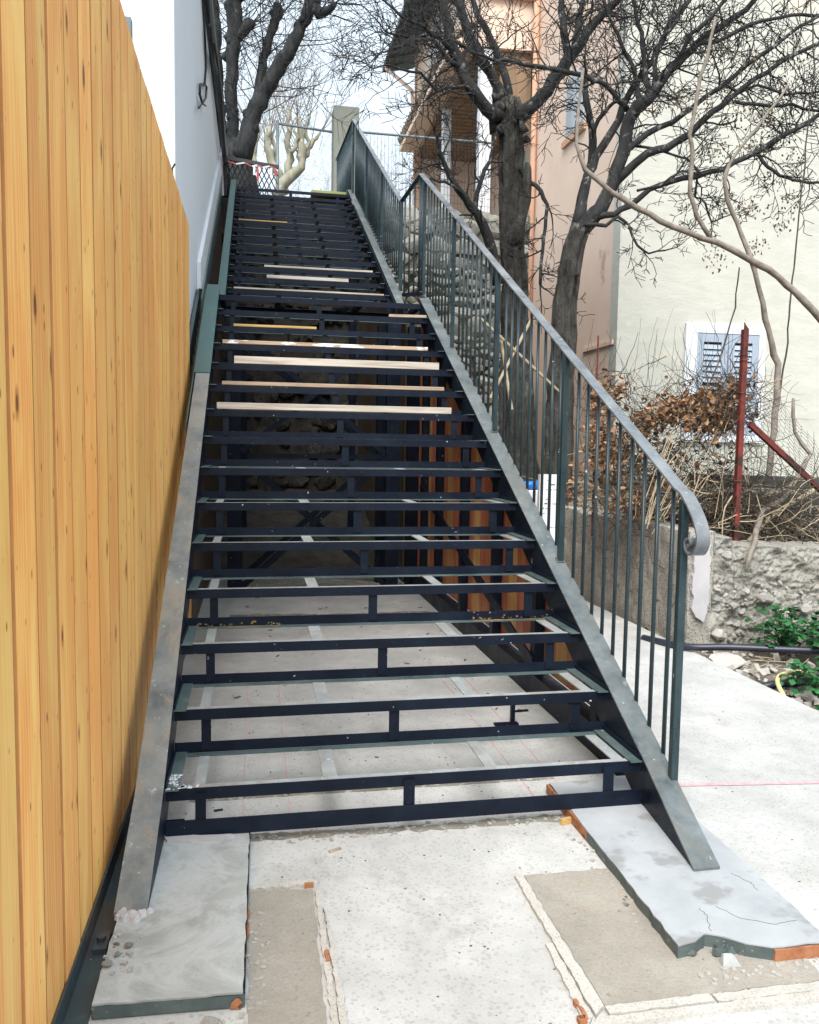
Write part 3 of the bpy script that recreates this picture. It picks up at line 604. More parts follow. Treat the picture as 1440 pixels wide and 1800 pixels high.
curl = [(-.05, 0), (-.085, -.012), (-.12, -.038), (-.155, -.07), (-.185, -.105), (-.205, -.14), (-.212, -.172), (-.203, -.2), (-.180, -.226), (-.150, -.232), (-.124, -.216), (-.118, -.190), (-.132, -.172), (-.152, -.172), (-.160, -.188), (-.150, -.2), (-.141, -.194)]
def crom(P, n=5):
    P = [Vector(p) for p in P]; Q = []
    for i in range(len(P)-1):
        a, b_, c, d = P[max(0, i-1)], P[i], P[i+1], P[min(len(P)-1, i+2)]
        for k in range(n):
            t_ = k/n; Q.append(.5*((2*b_)+(-a+c)*t_+(2*a-5*b_+4*c-d)*t_*t_+(-a+3*b_-3*c+d)*t_**3))
    return Q+[P[-1]]
curl3 = crom([(XR, (a if c > -.14 else -.2+(a+.2)*.85), (zr0+c) if c > -.14 else zr0-.14+(c+.14)*.85) for a, c in curl][::-1], 4)
rl = strip(curl3 + [(XR, 1.2, zr(1.2)), (XR, 2.5, zr(2.5)), (XR, yr1, zr1)], .05, .008).build('railing', 'steel_hand', st, bevel=.0015)
Vp = Vector((1.66, 5.11, 3.64)); Tp = Vector((1.61, 8.72, 5.76)); Ep = Vector((1.60, 11.0, 5.97))
m = MB(); m.bar((XR, yr1, zr1-.003), Vp, .042, .01); m.build('handrail', 'steel_bar', rl)
m = MB(); m.bar(Vp, Tp, .042, .01); m.build('handrail', 'steel_hand', rl)
m = MB(); m.bar(Tp, Ep, .042, .01); m.build('handrail', 'steel_bar', rl)
m = MB(); m.bar((XR, 4.6, zline(4.6, c0)-.045), (1.67, 5.0, z2(4.95)-.0), .03, .03); m.build('baluster_strip', 'steel', rl)
def post(p0, p1, s=.028, foot=True):
    m = MB(); m.box(p0[0]-s/2, p0[0]+s/2, p0[1]-s/2, p0[1]+s/2, p0[2], p1[2]); o = m.build('post', 'steel_bar', rl, bevel=.003)
    if foot:
        m = MB(); m.bar((p0[0]-.002, p0[1]-s/2-.003, p0[2]-.003), (p0[0]-.002, p0[1]+s/2+.003, p0[2]-.003+SL*(s+.006)), s+.01, .008)
        m.build('weld_foot', 'steel_rail', o)
ypost = [-.1, 1.05, 2.22, 3.40, 4.58]
for y in ypost:
    if y < 4.3: post((XR-.012, y, c0+SL*y-.0), (XR, y, zr(y)-.006))
    else: post((XR, y, c0+SL*y-.05), (XR, y, zr(y)-.006), foot=False)
def rod(x, y, z0, z1, rr=.0085):
    m = MB(); m.tube([(0, 0, 0), (0, 0, z1-z0)], rr, 8); o = m.build('baluster', 'steel_bar', None, smooth=True)
    o.parent = rl; o.location = Vector((x, y, z0)) - WL[rl]
    for p in o.data.polygons:
        if abs(p.normal.z) > .9: p.use_smooth = False
    return o
weld = MB()
for a, b_ in zip(ypost[:-1], ypost[1:]):
    for k in range(1, 10):
        y = a + (b_-a)*k/10; z0 = c0+SL*y-.042; rod(W+.09, y, z0, zr(y)-.006)
        weld.obox((W+.09+rng.uniform(-.003, .003), y-.008, z0+.006), Vector((1, 0, 0)), Vector((0, .87, .48)), Vector((0, -.48, .87)), .012, .013, .006)
for k in range(1, 3):
    y = 4.58+.09*k; rod(XR, y, zline(y, c0)-.05, min(zr(y), zr1)-.006)
for k in range(0, 4):                                    # landing
    q = k/4+.05; p = Vector((XR, yr1, zr1)).lerp(Vp, q); z0 = zline(4.6, c0)-.045 + (z2(4.95)-zline(4.6, c0)+.045)*q
    rod(p.x, p.y, z0, p.z-.006)
post((Vp.x, Vp.y, z2(Vp.y)-.03), Vp, .034, False)
nb = 33
for k in range(1, nb):
    p = Vp.lerp(Tp, k/nb); 
    if k % 11 == 0: post((p.x+.01, p.y, z2(p.y)-.0), p, .034, False)
    else: rod(p.x+.02, p.y, z2(p.y)-.03, p.z-.006)
    weld.obox((p.x+.02, p.y-.01, z2(p.y)-.01), Vector((1, 0, 0)), Vector((0, .87, .48)), Vector((0, -.48, .87)), .012, .014, .007)
post((Tp.x, Tp.y, zt-.05), Tp, .034, False)
for k in range(1, 20):
    p = Tp.lerp(Ep, k/20); rod(p.x, p.y, zt-.05, p.z-.006)
weld.build('weld_bead', 'steel_hand', rl, kind='stuff')
for (y, dz) in ((1.1, 0), (2.28, 0), (3.46, 0), (.0, 0)):
    pass

# ---- boarding hung under the right stringer (inner side seen)
cp = thing('stair_side_panelling', (1.84, 2.4, ZP), 'reddish cedar boards on dark studs enclosing the right side under the stairs', 'panelling')
y = .42; k = 0
while y < 5.0:
    wid = .158; zb = .125; ztop0 = c0+SL*y-.21; ztop1 = c0+SL*(y+wid)-.21
    if y > 4.3: ztop0 = ztop1 = zl-.1
    if ztop0 > zb+.05:
        m = MB(); m.prism([(y, zb), (y+wid, zb), (y+wid, ztop1), (y, ztop0)], 0, 1.835, 1.855)
        m.build('board', 'larch_yel' if k % 5 == 4 else 'larch_red', cp)
    y += .166; k += 1
for y in (.62, 1.44, 2.23, 3.06, 3.9, 4.5):
    zt_ = min(c0+SL*y-.2, zl-.08)
    m = MB(); m.box(1.775, 1.83, y-.035, y+.035, .1, zt_); m.build('stud', 'steel', cp)
m = MB(); m.box(1.77, 1.86, .35, 5.0, ZP+.001, .10); m.build('sill_channel', 'steel', cp)
m = MB(); m.bar((1.765, 4.5, .95), (1.765, 1.4, .16), .012, .07); m.build('diagonal_brace', 'steel', cp)
m = MB(); m.box(1.44, 1.56, 1.0, 1.03, ZP+.001, ZP+.01); m.box(1.53, 1.55, 1.03, 1.05, ZP+.001, .1); m.build('fixing_hook', 'steel', cp)

y = 5.0; k = 0  # dark boards added along the upper flight to shut out daylight below
while y < 8.6:
    m = MB(); m.prism([(y, .0), (y+.158, .0), (y+.158, z2(y+.158)-.22), (y, z2(y)-.22)], 0, 1.70, 1.72)
    m.build('board', 'dark_board', cp); y += .166
m = MB(); m.box(1.715, 1.86, 4.94, 4.99, ZP, zl-.1); m.build('stud', 'steel', cp)
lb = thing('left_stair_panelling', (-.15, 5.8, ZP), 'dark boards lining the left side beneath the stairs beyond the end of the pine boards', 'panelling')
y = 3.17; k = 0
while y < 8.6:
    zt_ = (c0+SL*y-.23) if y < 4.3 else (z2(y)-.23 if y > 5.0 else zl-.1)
    m = MB(); m.box(-.17, -.15, y, y+.15, ZP, zt_); m.build('board', 'dark_board', lb); y += .158; k += 1

# ---- loose planks lying on the treads
def plank(p0, p1, depth, th, mat, label, name='loose_plank'):
    a, b_ = Vector(p0), Vector(p1); d = (b_-a).normalized(); n = Vector((-d.y, d.x, 0)).normalized()
    m = MB(); c = (a+b_)/2 + n*(depth/2); 
    m.obox(c + Vector((0, 0, th/2)), d, n, Vector((0, 0, 1)), (b_-a).length/2, depth/2, th/2)
    return m.build(name, mat, bevel=.002, label=label, cat='plank', group='planks left on the steel treads')
def nz(k): return k*r_h+.0066
def ny(k): return (k-1)*gg if k <= 15 else Y2+(k-16)*G2
plank((.06, ny(9)+.03, nz(9)), (1.55, ny(9)+.03, nz(9)), .15, .040, 'plank_pale', 'long pale plank on a tread, the lowest of the planks on the stairs')
plank((.08, ny(10)+.03, nz(10)), (1.57, ny(10)+.03, nz(10)), .14, .024, 'plank_brown', 'long brown stained plank, second lowest of the planks on the stairs')
plank((.15, ny(11)+.03, nz(11)), (1.60, ny(11)+.03, nz(11)), .16, .050, 'plank_pale', 'thick pale plank just above the thin brown plank')
plank((.06, ny(12)+.03, nz(12)), (1.58, ny(12)+.03, nz(12)), .15, .026, 'plank_white', 'brown plank splashed with white plaster along its front edge')
plank((.13, ny(13)+.05, nz(13)), (.76, ny(13)+.04, nz(13)), .10, .018, 'plank_ochre', 'short rough ochre plank at left, below the landing')
plank((.14, ny(15)+.2, zl+.001), (1.26, ny(15)+.2, zl+.001), .2, .02, 'plank_pale', 'pale plank lying flat at the back of the landing')
o = plank((1.38, ny(14)+.05, nz(14)), (1.69, ny(14)+.02, nz(14)), .2, .022, 'plank_brown', 'short tan board end in the right corner just below the landing')
plank((.10, ny(16)+.03, nz(16)), (1.48, ny(16)+.03, nz(16)), .12, .014, 'plank_pale', 'thin bright plank on the first tread above the landing')
plank((.40, ny(17)+.03, nz(17)), (1.18, ny(17)+.03, nz(17)), .12, .03, 'plank_pale', 'short pale plank on the second tread above the landing')
plank((.38, ny(18)+.03, nz(18)), (1.46, ny(18)+.03, nz(18)), .12, .018, 'plank_pale', 'whitish plank on the third tread above the landing')
plank((.10, ny(23)+.03, nz(23)), (.66, ny(23)+.03, nz(23)), .1, .012, 'plank_ochre', 'thin ochre plank at left high on the upper flight')
plank((1.05, yt+.03, zt+.001), (1.52, yt+.03, zt+.001), .4, .035, 'plank_green', 'mossy greenish board at the very top of the stairs')
# ================================================================== WHITE HOUSE (left)
wh = thing('white_house', (-3, 9, 0), 'white rendered house rising behind the timber boards on the left', 'house')
m = MB(); m.prism([(-7, 2.76), (-.2, 2.76), (-.2, 17.0), (-7, 17.0)], 2, -.1, 5.62); m.build('wall', 'render_white', wh, bevel=.01)
# brighter base band following the stairs, and the sheet metal skirt below it
m = MB(); m.prism([(4.6, z2(4.6)+.02), (9.6, z2(9.6)+.0), (9.6, z2(9.6)+.32), (4.6, z2(4.6)+.3)], 0, -.198, -.165); m.build('base_band', 'white', wh)
m = MB(); m.prism([(4.5, z2(4.5)-.25), (9.0, z2(9.0)-.25), (9.0, z2(9.0)+.03), (4.5, z2(4.5)+.03)], 0, -.163, -.15); m.build('skirt_panel', 'sheet', wh)
m = MB(); m.prism([(3.2, 1.5), (4.0, 1.9), (4.0, 2.36), (3.2, 1.92)], 0, -.19, -.165); m.build('skirt_panel', 'sheet_dark', wh)
m = MB(); m.prism([(4.005, 1.9), (4.9, 2.3), (4.9, 2.7), (4.5, 2.62), (4.005, 2.36)], 0, -.19, -.165); m.build('skirt_panel', 'sheet_dark', wh)
m = MB(); m.prism([(4.4, 2.5), (4.75, 2.52), (4.7, 2.66), (4.35, 2.60)], 0, -.164, -.158); m.build('dark_slot', 'dark', wh)
m = MB(); m.box(-.24, -.13, 2.7, 17, 5.62, 5.70); m.box(-7, -.24, 2.7, 17, 5.64, 5.72); m.build('roof_edge', 'sheet', wh, bevel=.01)
m = MB(); m.tube([(-.155, 2.8, 5.58), (-.155, 16.8, 5.58)], .045, 8); m.build('gutter', 'sheet', wh, smooth=True)
cb = thing('wall_cables', (-.17, 6, 3.5), 'black cables hanging in a loop from the eave of the white wall', 'cable')
for q, (dy, sag) in enumerate([(0, .0), (.25, .05), (.5, -.03)]):
    pts = [(-.15+.02*q, 5.2+i*.9+dy, 5.50-.1*q-.16*math.sin(i*1.7+q)-sag) for i in range(9)]
    m = MB(); m.tube(pts, .022, 6); m.build('cable', 'cord', cb, smooth=True)
P = [atx(357, 0, -.185), atx(361, 80, -.185), atx(362, 120, -.185), atx(360, 150, -.185), atx(352, 148, -.17), atx(351, 165, -.17), atx(356, 182, -.17), atx(362, 172, -.17), atx(363, 152, -.18), atx(358, 147, -.18)]
P = [Vector((p.x, 5.62+.1*i*.1, 0)) if False else p for i, p in enumerate(P)]
m = MB(); m.tube(P, .011, 6); m.build('cable_loop', 'cord', cb, smooth=True)
m = MB(); m.tube([P[6], atx(349, 190, -.16)], .008, 5); m.tube([P[6], atx(362, 186, -.16)], .008, 5); m.build('cable_end', 'cord', cb, smooth=True)
p0 = atx(306, 305, -.2)
m = MB(); m.tube([(-.215, 2.74, 2.98), (-.215, 2.69, 3.02), (-.195, 2.68, 3.05)], .006, 5); m.build('wall_hook', 'cord', label='small black hook on the corner of the white wall', cat='hook')

# ================================================================== RIGHT WALLS
bw = thing('block_wall', (3.35, 4.5, ZP), 'low weathered concrete block wall beside the path behind the railing', 'wall')
def roughface(mb, origin, ux, uz, nrm, lu, lz, nu, nz_, amp, sc, seed, topf=None, fine=.0):
    vs = []
    for j in range(nz_+1):
        for i in range(nu+1):
            u = lu*i/nu; v = lz*j/nz_*(topf(u) if topf else 1)
            p = Vector(origin) + Vector(ux)*u + Vector(uz)*v
            d = mnoise.fractal(p*sc + Vector((seed, 0, 0)), .9, 2.1, 5)*amp + (mnoise.turbulence(p*24, 4, True)-.5)*amp*fine
            p += Vector(nrm)*d; vs.append(p)
    mb.add(vs, [(j*(nu+1)+i, j*(nu+1)+i+1, (j+1)*(nu+1)+i+1, (j+1)*(nu+1)+i) for j in range(nz_) for i in range(nu)])
# the wall is laid in courses of blocks, each its own piece
def rough_block(x0, x1, y0, y1, z0, z1, amp, seed, sub=7):
    m = MB(); c = Vector(((x0+x1)/2, (y0+y1)/2, (z0+z1)/2))
    def face(o, a, b_, na, nb_):
        vs = []
        for j in range(nb_+1):
            for i in range(na+1): vs.append(Vector(o)+Vector(a)*i/na+Vector(b_)*j/nb_)
        m.add(vs, [(j*(na+1)+i, j*(na+1)+i+1, (j+1)*(na+1)+i+1, (j+1)*(na+1)+i) for j in range(nb_) for i in range(na)])
    dx, dy, dz = x1-x0, y1-y0, z1-z0
    face((x0, y0, z0), (0, 0, dz), (0, dy, 0), sub, sub*2); face((x0, y0, z0), (dx, 0, 0), (0, 0, dz), sub, sub)
    face((x0, y0, z1), (dx, 0, 0), (0, dy, 0), sub, sub*2); face((x1, y0, z0), (0, dy, 0), (0, 0, dz), 2, 2); face((x0, y1, z0), (0, 0, dz), (dx, 0, 0), 2, 2)
    vv = []
    for v in m.v:
        p = Vector(v); e = Vector((p.x-c.x, p.y-c.y, p.z-c.z)); k = max(abs(e.x)/(dx/2), 1e-6), max(abs(e.y)/(dy/2), 1e-6), max(abs(e.z)/(dz/2), 1e-6)
        s_ = sorted(k); edge = max(0, s_[1]-.86)/.14                  # worn arrises
        p -= Vector((e.x/dx, e.y/dy, e.z/dz))*edge*.007
        q = p*9 + Vector((seed, 0, 0)); p += mnoise.noise_vector(q)*amp + mnoise.noise_vector(p*30)*amp*.45
        vv.append(tuple(p))
    m.v = vv; return m
k = 0
for j, (za, zb_) in enumerate([(ZP-.1, .21), (.20, .47), (.46, .74)]):
    y = 2.42
    while y < 7.9:
        ln = (.2 if (j % 2 and y < 2.5) else .42)
        zt__ = zb_ if j < 2 else zb_+.03*ns(y, 0, 5, 3)-.01*(y-2.4) + .02
        m = rough_block(3.25, 3.44, y, min(y+ln, 8.0), za, zt__, .012, k*3.1)
        m.build('block', 'block', bw, smooth=True); y += ln-.006; k += 1
m = MB(); pp = jag([(3.275, .72), (3.39, .71), (3.40, .3), (3.385, .2), (3.36, .13), (3.335, .15), (3.30, .17), (3.265, .23), (3.28, .3), (3.262, .4), (3.275, .5)], .02, .007, 71)
n = len(pp); m.add([(x, 2.388, z) for x, z in pp]+[(x, 2.42, z) for x, z in pp], [tuple(range(n))]+[(i, (i+1) % n, (i+1) % n+n, i+n) for i in range(n)]); m.build('plaster_patch', 'plaster', bw)

rw = thing('rubble_wall', (4.6, 2.6, ZP), 'crumbling rubble garden wall behind the green plants at right', 'wall')
m = MB()
roughface(m, (3.40, 2.47, -.14), (1, 0, -.0), (0, .06, 1), (0, -1, 0), 4.6, .76, 420, 90, .032, 9, 3, lambda u: 1.04-.03*min(u, 2)+(.08 if u < .25 else 0), 1.1)
for v in list(range(0)): pass
nu = 420; top = [m.v[90*(nu+1)+i] for i in range(nu+1)]
m.add(top + [(x, y+.3, z+.01+.02*ns(x, y, 2, 9)) for x, y, z in top], [(i, i+1, i+1+nu+1, i+nu+1) for i in range(nu)])
m.build('mortar_core', 'rubble', rw, smooth=True)
def stone_mesh(seed, mat, sub=2):
    import bmesh
    bm = bmesh.new(); bmesh.ops.create_icosphere(bm, subdivisions=sub, radius=1)
    r_ = random.Random(seed); pl = [(Vector((r_.uniform(-1, 1), r_.uniform(-1, 1), r_.uniform(-1, 1))).normalized(), r_.uniform(.5, .8)) for _ in range(13)]
    for v in bm.verts:
        for n_, d_ in pl:
            e = v.co.dot(n_)-d_
            if e > 0: v.co -= n_*e
        v.co += mnoise.noise_vector(v.co*2.5+Vector((seed, 0, 0)))*.09
    me = bpy.data.meshes.new('stone'); bm.to_mesh(me); bm.free(); me.materials.append(MAT[mat]); return me
SM = [stone_mesh(i, 'stone') for i in range(10)]; SP = [stone_mesh(20+i, 'stone_pale') for i in range(8)]
SD = [stone_mesh(i, 'stone_shaded') for i in range(10)]
sr = random.Random(5)
for k in range(230):
    x = 3.5+sr.random()**1.3*2.6; z = sr.uniform(-.06, .40); s = sr.uniform(.012, .034)
    yy = 2.47+.06*(z+.14) - mnoise.fractal(Vector((x, 2.47, z))*7+Vector((3, 0, 0)), .9, 2.1, 5)*.045
    inst(SP[k % 8], 'stone', rw, (x, yy+.002, z), (sr.uniform(-.4, .4), sr.uniform(-.5, .5), sr.uniform(0, 6)), (s*1.3, s*.7, s*.75))
for (x, z, a, b_) in ((3.86, .28, .09, .05), (3.62, .23, .055, .035), (3.56, .58, .05, .045), (4.2, .2, .06, .05), (3.45, .12, .05, .09), (3.52, .02, .08, .05)):
    inst(SP[int(x*10) % 8], 'stone', rw, (x, 2.44, z), (0.1, .2, 0), (a, .04, b_))

uw = thing('terrace_wall', (3.6, 8.9, 0), 'high old stone retaining wall of the upper terrace seen through the balusters', 'wall')
m = MB(); m.box(1.78, 4.2, 8.9, 9.2, -.14, 4.66)
roughface(m, (1.78, 8.86, .3), (1, 0, 0), (0, 0, 1), (0, -1, 0), 2.43, 4.38, 60, 90, .05, 3.2, 9); m.build('mortar_core', 'rubble_dark', uw, smooth=True)
z = .9; row = 0; cnt = 0
while z < 4.60 and cnt < 292:
    h = sr.choice((.1, .14, .2, .26)); x = 1.9-sr.random()*.2
    while x < 4.15 and cnt < 292:
        wdt = h*sr.uniform(.9, 2.3)
        if x + wdt/2 < 4.15:
            inst(SM[sr.randrange(10)], 'stone', uw, (x+wdt/2, 8.845, min(z+h/2+sr.uniform(-.03, .03), 4.56)), (sr.uniform(-.15, .15), sr.choice((0, math.pi))+sr.uniform(-.3, .3), 0), (wdt*.62, .08, h*.66)); cnt += 1
        x += wdt+.01
    z += h+.005; row += 1
bwl = thing('under_stair_wall', (.8, 8.7, 0), 'shade-darkened rubble wall closing the space beneath the upper flight', 'wall')
m = MB(); m.box(-.19, 1.78, 8.72, 8.97, -.14, 4.6); m.build('mortar_core', 'joint_and_shade', bwl)
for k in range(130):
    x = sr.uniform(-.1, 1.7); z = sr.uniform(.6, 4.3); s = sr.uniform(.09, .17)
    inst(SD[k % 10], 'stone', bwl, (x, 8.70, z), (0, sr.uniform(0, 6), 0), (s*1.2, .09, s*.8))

# ================================================================== CREAM AND PEACH HOUSE
XB = 5.46
ch = thing('cream_house', (8, 12, .6), 'large cream and peach rendered house behind the bare trees', 'house')
m = MB(); m.box(XB, 18, 8.5, 8.75, .5, 10.5); m.build('cream_wall', 'render_cream', ch)
m = MB(); m.box(XB+.002, XB+.25, 8.752, 12.499, .5, 13.0); m.build('peach_wall', 'peach', ch)
# window with louvred shutters
wx0, wx1, wz0, wz1 = 6.53, 7.84, 1.55, 3.20
m = MB(); fr = .19
m.box(wx0, wx1, 8.455, 8.4985, wz1-.14, wz1); m.box(wx0, wx0+fr, 8.455, 8.4985, wz0, wz1-.1405); m.box(wx1-.11, wx1, 8.455, 8.4985, wz0, wz1-.1405); m.box(wx0, wx1, 8.44, 8.4985, wz0-.1, wz0-.0005)
wo = m.build('window', 'white', ch, bevel=.004)
sx0, sx1 = wx0+fr+.005, wx1-.115; sm_ = (sx0+sx1)/2
for a, c in ((sx0, sm_-.006), (sm_+.006, sx1)):
    m = MB(); za, zb_ = wz0+.005, wz1-.146
    m.box(a, a+.1, 8.462, 8.492, za, zb_); m.box(c-.1, c, 8.462, 8.492, za, zb_)
    for (q0, q1) in ((za, za+.12), (zb_-.12, zb_), ((za+zb_)/2-.16, (za+zb_)/2-.02)): m.box(a+.1005, c-.1005, 8.462, 8.492, q0, q1)
    so_ = m.build('shutter', 'shutter', wo)
    m = MB(); m.box(a+.1, c-.1, 8.494, 8.4975, za, zb_); m.build('shutter_back', 'dark', wo)
    z = za+.16
    sl_ = MB(); sl_.obox((0, 0, 0), Vector((1, 0, 0)), Vector((0, .35, .94)), Vector((0, -.94, .35)), (c-a-.2)/2, .036, .004); slm = sl_.mesh('slat', 'shutter')
    while z < zb_-.14:
        if not ((za+zb_)/2-.19 < z < (za+zb_)/2+.0): inst(slm, 'slat', wo, ((a+c)/2, 8.476, z))
        z += .082
m = MB(); m.box(XB-.02, XB-.0, 10.0, 10.75, 6.55, 7.45); m.build('window', 'glass', ch)
m = MB(); m.box(XB-.05, XB-.0, 9.9, 10.85, 6.4, 6.5); m.build('window_sill', 'terracotta', ch)
m = MB(); m.tube([(XB-.07, 12.25, .5), (XB-.07, 12.25, 12)], .055, 8); m.build('downpipe', 'terracotta', ch, smooth=True)
m = MB(); m.box(XB-.03, XB-.001, 8.6, 9.7, 2.86, 2.92); m.build('pipe_run', 'peach', ch)
# rear part of the house: steps out to the left, with a corner loggia
XC, YA_, YE, ZC = 4.4, 12.5, 18.8, 8.85
m = MB(); m.box(6.4, 6.6, YA_+.2, YE, 4.6, ZC); m.build('loggia_back_wall', 'peach', ch)
m = MB(); m.box(XC, 6.4, YE, YE+.25, 4.6, 13.0); m.build('end_wall', 'peach', ch)
m = MB(); m.box(XC-.04, XC+.1, YE-.12, YE-.001, 4.6, 13.0); m.build('corner_pilaster', 'terracotta', ch)
m = MB(); m.box(XC, 6.4, YA_+.201, YE-.001, ZC, ZC+.12); m.build('loggia_ceiling', 'soffit', ch)
cb_m = MB(); cb_m.box(0, 2.0, 0, .02, -.012, 0); cbm = cb_m.mesh('ceiling_board', 'soffit')
for k in range(30): inst(cbm, 'ceiling_board', ch, (XC, YA_+.22+k*.208, ZC-.001))
m = MB(); m.box(XC, 6.4, YA_, YA_+.2, ZC-.1, 13); m.build('upper_wall', 'peach', ch)
m = MB(); m.box(XC, XC+.2, YA_+.201, YE-.001, ZC+.121, 13); m.build('upper_wall', 'peach', ch)
m = MB(); m.box(XC-.06, XB-.01, YA_-.1, YA_-.001, 9.62, 9.76); m.build('string_course', 'terracotta', ch)
m = MB(); m.box(XC+.02, XC+.25, YA_+.005, YA_+.23, 4.6, ZC-.101); m.build('column', 'white', ch, bevel=.01)
m = MB(); m.box(XC+.02, XC+.2, 15.6, 15.8, 4.6, ZC-.001); m.build('column', 'white', ch, bevel=.01)
m = MB(); m.box(XC+.42, XB-.03, YA_+.1, YA_+.14, 7.3, ZC-.101); m.build('roller_blind', 'soffit', ch)
m = MB(); m.box(XC+.27, XB-.03, YA_+.03, YA_+.09, 5.55, 5.6); m.box(XC+.27, XB-.03, YA_+.03, YA_+.09, 4.7, 4.8)
for k in range(9): m.box(XC+.3+k*.08, XC+.315+k*.08, YA_+.05, YA_+.065, 4.8, 5.55)
m.build('balcony_rail', 'white', ch)
m = MB(); m.box(XC+.02, XC+.1, YA_+.3, YE-.2, 4.7, 5.5); m.build('parapet', 'white', ch)
m = MB(); m.box(XB-.42, XB-.08, YA_+.16, YA_+.2, 4.7, 7.0); m.build('green_door', 'green', ch)
m = MB(); m.box(XC+.5, XC+1.1, YE-.02, YE-.001, 6.3, 7.6); m.build('window', 'glass', ch)
for (a, c) in ((XC+.16, XC+.5), (XC+.62, XC+.96)):
    m = MB(); m.box(a, c, YA_-.02, YA_-.001, 9.95, 11.6); m.build('window', 'glass', ch)
m = MB(); m.box(XC+.52, XC+.6, YA_-.06, YA_-.001, 9.85, 11.7); m.build('open_shutter', 'slate', ch)
m = MB(); m.box(XC-.02, XC-.001, 15.9, 16.9, 9.9, 11.1); m.build('window', 'glass', ch)
for k in range(12):
    m = MB(); m.box(XC-.05, XC-.021, 15.9, 16.9, 9.95+k*.095, 10.0+k*.095); m.build('shutter_slat', 'white', ch)
# pent roof of tiles along the left facade
tl = MB(); tl.tube([(XC-.42, 0, 9.25), (XC-.0, 0, 9.5)], .1, 8); tmsh = tl.mesh('roof_tile', 'old_tile')
y = YA_+.9
while y < YE+.2: inst(tmsh, 'roof_tile', ch, (0, y, 0), (0, 0, 0)); y += .21
m = MB(); m.prism([(XC-.4, 9.12), (XC-.001, 9.36), (XC-.001, 9.0), (XC-.4, 9.0)], 1, YA_+.8, YE+.1); m.build('fascia', 'peach', ch)
# main eave
m = MB(); m.prism([(XC-.75, 11.35), (XC-.75, 11.47), (XC+2, 12.6), (XC+2, 12.3), (XC-.001, 11.5)], 1, 13.2, YE+1.0); m.build('eave', 'slate', ch)
rf_ = MB(); rf_.bar((XC-.7, 0, 11.38), (XC-.02, 0, 11.62), .06, .08); rfm = rf_.mesh('rafter_tail', 'slate')
for k in range(13): inst(rfm, 'rafter_tail', ch, (0, 13.4+k*.5, -.06))
m = MB(); m.tube([(XC-.72, YE+.6, 11.3), (XC-.12, YE-.05, 10.5), (XC-.1, YE-.1, 9.8)], .05, 8); m.build('rain_pipe', 'peach', ch, smooth=True)

# ================================================================== TOP OF THE STAIRS
q0, q1 = at(587, 184, 11.6), at(632, 188, 11.6)
m = MB(); m.box(q0.x, q1.x, 11.6, 12.0, 4.66, q0.z); m.build('concrete_pillar', 'pillar', bevel=.01, label='plain grey green concrete pillar at the head of the railing', cat='pillar')
tf = thing('temporary_fence', (1.5, 10.6, 4.7), 'temporary site fence of thin steel tubes and wire grid at the top of the stairs', 'fence')
yf = 11.3
pa, pb, pc, pd = at(488, 212, yf), at(585, 232, yf), at(632, 232, yf+.05), at(872, 252, yf+.3)
m = MB(); m.tube([(pa.x, yf, 4.7), (pa.x, yf, pa.z)], .026, 8); m.build('post', 'galv', tf, smooth=True)
m = MB(); m.tube([at(488, 217, yf), pb], .02, 6); m.build('top_rail', 'galv', tf, smooth=True)
m = MB(); m.tube([pc, pd], .02, 6); m.build('top_rail', 'galv', tf, smooth=True)
m = MB()
for i in range(40):
    q = i/39; p = pc.lerp(pd, q); m.tube([(p.x, p.y, 4.7), p], .0035, 3)
for i in range(10): m.tube([(pc.x, pc.y, 4.8+i*.13), (pd.x, pd.y, 4.8+i*.13)], .0035, 3)
m.build('wire_grid', 'wire', tf, kind='stuff')
cf = thing('mesh_barrier', (.2, 9.3, 4.7), 'sagging black netting barrier under red and white tape at the stair head', 'barrier')
yb_ = 9.25
ca, cb_ = at(396, 277, yb_), at(490, 294, yb_)
m = MB(); m.bar(ca, cb_, .03, .05); m.build('top_bar', 'cord', cf)
m = MB(); m.tube([(ca.x, yb_, 4.72), (ca.x, yb_, ca.z+.05)], .02, 6); m.build('end_post', 'cord', cf)
m = MB()
for i in range(12):
    for s_ in (-1, 1):
        pts = []
        for k in range(9):
            u = i/11 + s_*k*.04; v = k/8
            if 0 <= u <= 1:
                p = ca.lerp(cb_, u); pts.append((p.x, yb_+.02*math.sin(k), p.z - v*(p.z-4.74)))
        m.tube(pts, .007, 4)
m.build('netting', 'cord', cf)
tp = thing('barrier_tape', (.25, 9.2, 5.0), 'red and white striped tape knotted along the netting barrier', 'tape')
pts = [(400, 283), (415, 288), (430, 286), (443, 292), (452, 290), (462, 294), (474, 292), (484, 297), (489, 300)]
for i, (a, c) in enumerate(zip(pts[:-1], pts[1:])):
    m = MB(); m.bar(at(*a, 9.2), at(*c, 9.2), .006, .018); m.build('tape_stripe', 'red' if i % 2 == 0 else 'white', tp)
for i, (x, yy, h) in enumerate(((447, 292, .12), (453, 296, .16), (477, 295, .13), (484, 297, .1))):
    a = at(x, yy, 9.19); m = MB(); m.bar(a, a + Vector((.02*math.sin(i*3), 0, -h)), .004, .03, (1, 0, 0)); m.build('tape_end', 'red' if i % 2 else 'white', tp)

